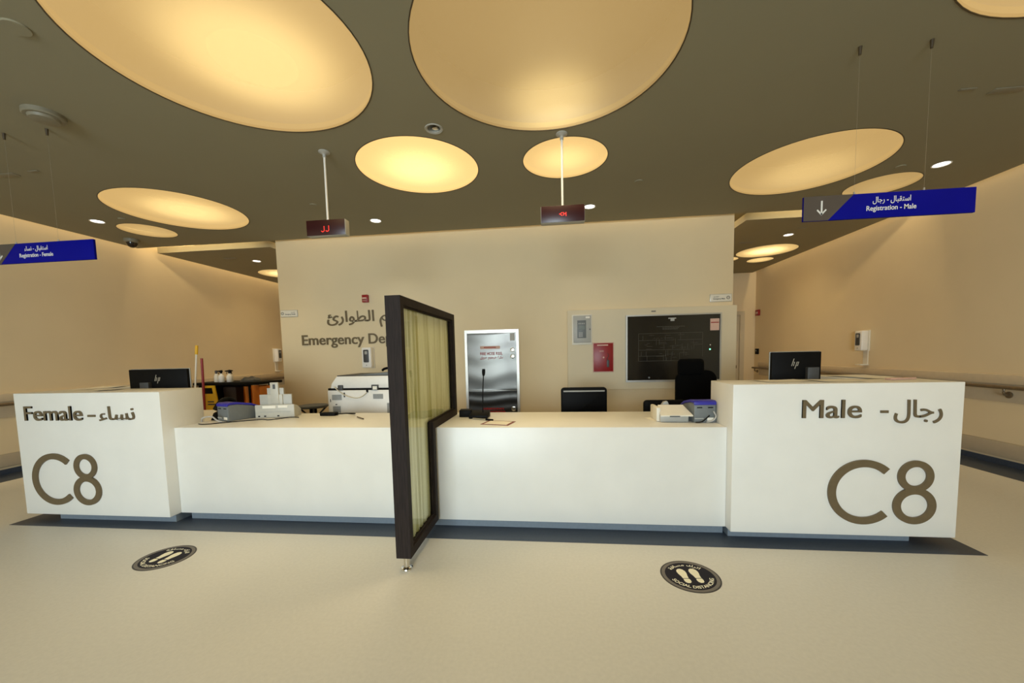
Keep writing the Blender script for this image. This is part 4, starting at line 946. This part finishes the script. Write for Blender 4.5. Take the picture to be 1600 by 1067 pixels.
def office_chair(x, y, rz, wd, zseat, zback0, zback1, lab, head=None, mback=None, arms=True, highlight=False, round_=0.035):
    t = thing('office_chair', lab, 'chair', (0, 0, 0), 'black office chairs')
    MB().lathe([(0.03, 0.05), (0.03, 0.25), (0.02, 0.25), (0.02, zseat - 0.05)], (0, 0, 0), 20).build('column', m_black, t)
    for k in range(5):
        a = 2 * math.pi * k / 5
        q = MB().tube([(0, 0, 0.10), (0.28 * math.cos(a), 0.28 * math.sin(a), 0.065)], lambda u: 0.024 - 0.008 * u, 10)
        l = q.build('leg', m_black, t)
        MB().cyl((0.28 * math.cos(a) - 0.012 * math.sin(a), 0.28 * math.sin(a) + 0.012 * math.cos(a), 0.028), (0.28 * math.cos(a) + 0.012 * math.sin(a), 0.28 * math.sin(a) - 0.012 * math.cos(a), 0.028), 0.028, seg=16).build('caster', m_black, l)
    MB().box(-wd / 2, wd / 2, -0.24, 0.24, zseat - 0.05, zseat + 0.03, bevel=0.025, seg=3).build('seat', m_blackf, t)
    q = MB()
    b = bmesh.new(); bmesh.ops.create_cube(b, size=1)
    for v in b.verts: v.co = Vector((v.co.x * wd, 0.22 + v.co.y * 0.06, (zback0 + zback1) / 2 + v.co.z * (zback1 - zback0)))
    es = [e for e in b.edges if abs(e.verts[0].co.y - e.verts[1].co.y) > 0.01]
    bmesh.ops.bevel(b, geom=es, offset=round_, segments=6, profile=0.5, affect='EDGES')
    bmesh.ops.bevel(b, geom=[e for e in b.edges if e.calc_length() > 0.004 and len(e.link_faces) == 2 and e.calc_face_angle(0) > 0.8], offset=0.012, segments=2, profile=0.5, affect='EDGES')
    q._merge(b); q.build('backrest', mback or m_black, t)
    MB().tube(curve_pts([(0, 0.10, zseat - 0.03), (0, 0.24, zseat - 0.01), (0, 0.27, zseat + 0.12), (0, 0.25, zback0 + 0.12)], 6), 0.02, 10).build('back_support', m_black, t)
    if highlight: MB().box(-wd / 2 + 0.025, wd / 2 - 0.025, 0.186, 0.192, zback1 - 0.045, zback1 - 0.030, bevel=0.002).build('painted_highlight', m_lgrey, t)  # pale grey strip paints the glossy highlight along the top of the backrest
    if head:
        hw, z0, z1, dx = head
        MB().box(dx - hw / 2, dx + hw / 2, 0.17, 0.26, z0, z1, bevel=0.042, seg=5).build('headrest', m_blackf, t)
        MB().box(dx - 0.03, dx + 0.03, 0.21, 0.24, zback1 - 0.03, z0 + 0.02).build('headrest_post', m_black, t)
    if arms:
        for s in (-1, 1):
            MB().tube(curve_pts([(s * (wd / 2 - 0.02), 0.05, zseat - 0.04), (s * (wd / 2 + 0.03), 0.05, zseat + 0.05), (s * (wd / 2 + 0.03), 0.02, zseat + 0.18)], 6), 0.014, 8).box(s * (wd / 2 + 0.03) - 0.03, s * (wd / 2 + 0.03) + 0.03, -0.12, 0.12, zseat + 0.175, zseat + 0.205, bevel=0.01).build('armrest', m_black, t)
    t.location = (x, y, 0); t.rotation_euler = (0, 0, rz)
office_chair(0.303, 3.90, 0.02, 0.475, 0.46, 0.52, 0.895, 'black office chair with a low straight back below the red panel', highlight=True, arms=False)
office_chair(1.51, 4.15, 0.0, 0.42, 0.46, 0.52, 1.045, 'tall black office chair with a headrest in front of the black display', head=(0.27, 0.985, 1.168, -0.055), mback=m_blackf, round_=0.11)
office_chair(1.065, 3.70, 0.0, 0.40, 0.44, 0.48, 0.779, 'lowest black office chair, behind the cream scanner', arms=False)

# ------------------------------------------------------------------ cleaning cart in the corridor
t = thing('cleaning_cart', 'black cleaning cart with orange bags in the corridor behind the female counter', 'cart', (-4.40, 4.95, 0))
MB().box(-4.86, -3.90, 4.72, 5.18, 0.925, 0.962, bevel=0.008).build('top_tray', m_black, t)
MB().box(-4.80, -4.02, 4.74, 5.16, 0.16, 0.20, bevel=0.008).build('bottom_shelf', m_black, t)
for x in (-4.79, -4.06):
    for y in (4.76, 5.13): MB().cyl((x, y, 0.08), (x, y, 0.93), 0.018, seg=14).build('post', m_black, t)
MB().box(-4.80, -4.52, 4.745, 5.15, 0.20, 0.92, bevel=0.01).build('side_panel', m_black, t)
MB().box(-4.50, -4.30, 4.80, 5.12, 0.25, 0.90, bevel=0.02).build('waste_bag', m_brown, t)
for x0, x1, y in ((-4.190, -4.035, 4.80), (-4.030, -3.910, 4.74)):
    q = MB().grid(lambda u, v: (x0 + u * (x1 - x0) + 0.008 * math.sin(v * 9), y + 0.018 * math.sin(u * 7 + v * 3), 0.28 + v * (0.62 if x0 < -4.05 else 0.64)), 10, 12)
    q.grid(lambda u, v: (x1 - u * (x1 - x0), y + 0.26 + 0.018 * math.sin(u * 6), 0.28 + v * 0.62), 8, 8)
    q.grid(lambda u, v: (x0, y + 0.26 - u * 0.26, 0.28 + v * 0.62), 6, 8); q.grid(lambda u, v: (x1, y + u * 0.26, 0.28 + v * 0.62), 6, 8)
    q.build('orange_bag', m_orange, t)
for x in (-4.76, -4.08):
    for y in (4.78, 5.12): MB().cyl((x - 0.014, y, 0.05), (x + 0.014, y, 0.05), 0.05, seg=20).build('wheel', m_black, t)
MB().cyl((-4.88, 4.78, 0.945), (-4.88, 5.12, 0.945), 0.014, seg=12).build('push_handle', m_black, t)

for x, y, rz, lab in ((-4.54, 4.84, 0.2, 'white spray bottle on the cleaning cart nearest the red broom pole'), (-4.478, 4.92, 2.9, 'white spray bottle in the middle of the cleaning cart'), (-4.418, 4.84, 0.5, 'white spray bottle on the cleaning cart beside the grey cloth')):
    t = thing('spray_bottle', lab, 'bottle', (0, 0, 0), 'spray bottles on the cleaning cart')
    MB().lathe([(0, 0), (0.038, 0), (0.042, 0.01), (0.042, 0.09), (0.034, 0.115), (0.014, 0.135), (0.014, 0.15)], (0, 0, 0), 24).build('bottle_body', m_white, t)
    MB().cyl((0, 0, 0.148), (0, 0, 0.168), 0.016, seg=16).build('collar', m_black, t)
    MB().prism([(-0.055, 0.178), (-0.055, 0.194), (0.018, 0.206), (0.022, 0.168), (-0.012, 0.166), (-0.012, 0.178)], 'y', -0.012, 0.012, bevel=0.002).prism([(-0.030, 0.178), (-0.024, 0.178), (-0.036, 0.135), (-0.042, 0.137)], 'y', -0.006, 0.006).build('trigger_head', m_black, t)
    t.location = (x, y, 0.962); t.rotation_euler = (0, 0, rz); t.scale = (0.85, 0.85, 0.8)
t = thing('squirt_bottle', 'small pale bottle with a dark cap on the cleaning cart beside the poles', 'bottle', (-4.63, 4.86, 0.962))
MB().lathe([(0, 0), (0.030, 0), (0.032, 0.01), (0.030, 0.08), (0.018, 0.11), (0.010, 0.12)], (-4.63, 4.86, 0.962), 24).build('bottle_body', m_ivory, t)
MB().lathe([(0.014, 0.115), (0.018, 0.145), (0.012, 0.16), (0, 0.161)], (-4.63, 4.86, 0.962), 18).build('cap', m_dgrey, t)
q = MB(); b = bmesh.new(); bmesh.ops.create_icosphere(b, subdivisions=4, radius=1.0)
for v in b.verts:
    c0 = v.co.copy(); v.co = Vector((c0.x * 0.135, c0.y * 0.10, max(0, c0.z) * 0.062 * (1 + 0.25 * math.sin(c0.x * 7) * math.cos(c0.y * 5))))
q._merge(b); o = q.build('cleaning_cloth', m_dgrey, None, 60); o.location = (-4.16, 4.90, 0.962); tag(o, 'crumpled dark grey cloth on the cleaning cart', 'cloth')

t = thing('wet_floor_sign', 'yellow wet floor sign hung on the side of the cleaning cart', 'sign', (-4.60, 4.71, 0.5))
q = MB(); b = bmesh.new()
pts = [(-4.755, 0.30), (-4.43, 0.30), (-4.52, 0.925), (-4.70, 0.925)]
q.loop([pts[0], pts[3], pts[2], pts[1]], [(-4.70, 0.815), (-4.675, 0.895), (-4.555, 0.895), (-4.545, 0.815)], 'y', 4.695, 4.712)
q.build('board', m_yellow, t)
q = MB()
for k, (z, w_) in enumerate(((0.70, 0.09), (0.665, 0.12))): q.box(-4.63, -4.63 + w_, 4.693, 4.6955, z, z + 0.018)
q.build('warning_print', m_dgrey, t)
t = thing('mop', 'long white mop pole with a yellow grip leaning by the cleaning cart', 'mop', (-4.84, 4.66, 0))
MB().cyl((-4.850, 4.64, 0.06), (-4.700, 4.655, 1.36), 0.011, seg=12).build('pole', m_ivory, t)
MB().cyl((-4.702, 4.655, 1.345), (-4.688, 4.656, 1.462), 0.017, seg=14).build('grip', m_yellow, t)
MB().lathe([(0, 0.0), (0.085, 0.0), (0.09, 0.02), (0.05, 0.07), (0.02, 0.10)], (-4.855, 4.64, 0), 24).build('mop_head', m_lgrey, t)
t = thing('broom', 'dark red broom pole standing in front of the yellow wet floor sign', 'broom', (-4.66, 4.64, 0))
MB().cyl((-4.645, 4.64, 0.08), (-4.635, 4.66, 1.292), 0.015, seg=12).build('pole', m_redpole, t)
MB().box(-4.73, -4.54, 4.60, 4.68, 0.0, 0.10, bevel=0.01).build('broom_head', m_dgrey, t)
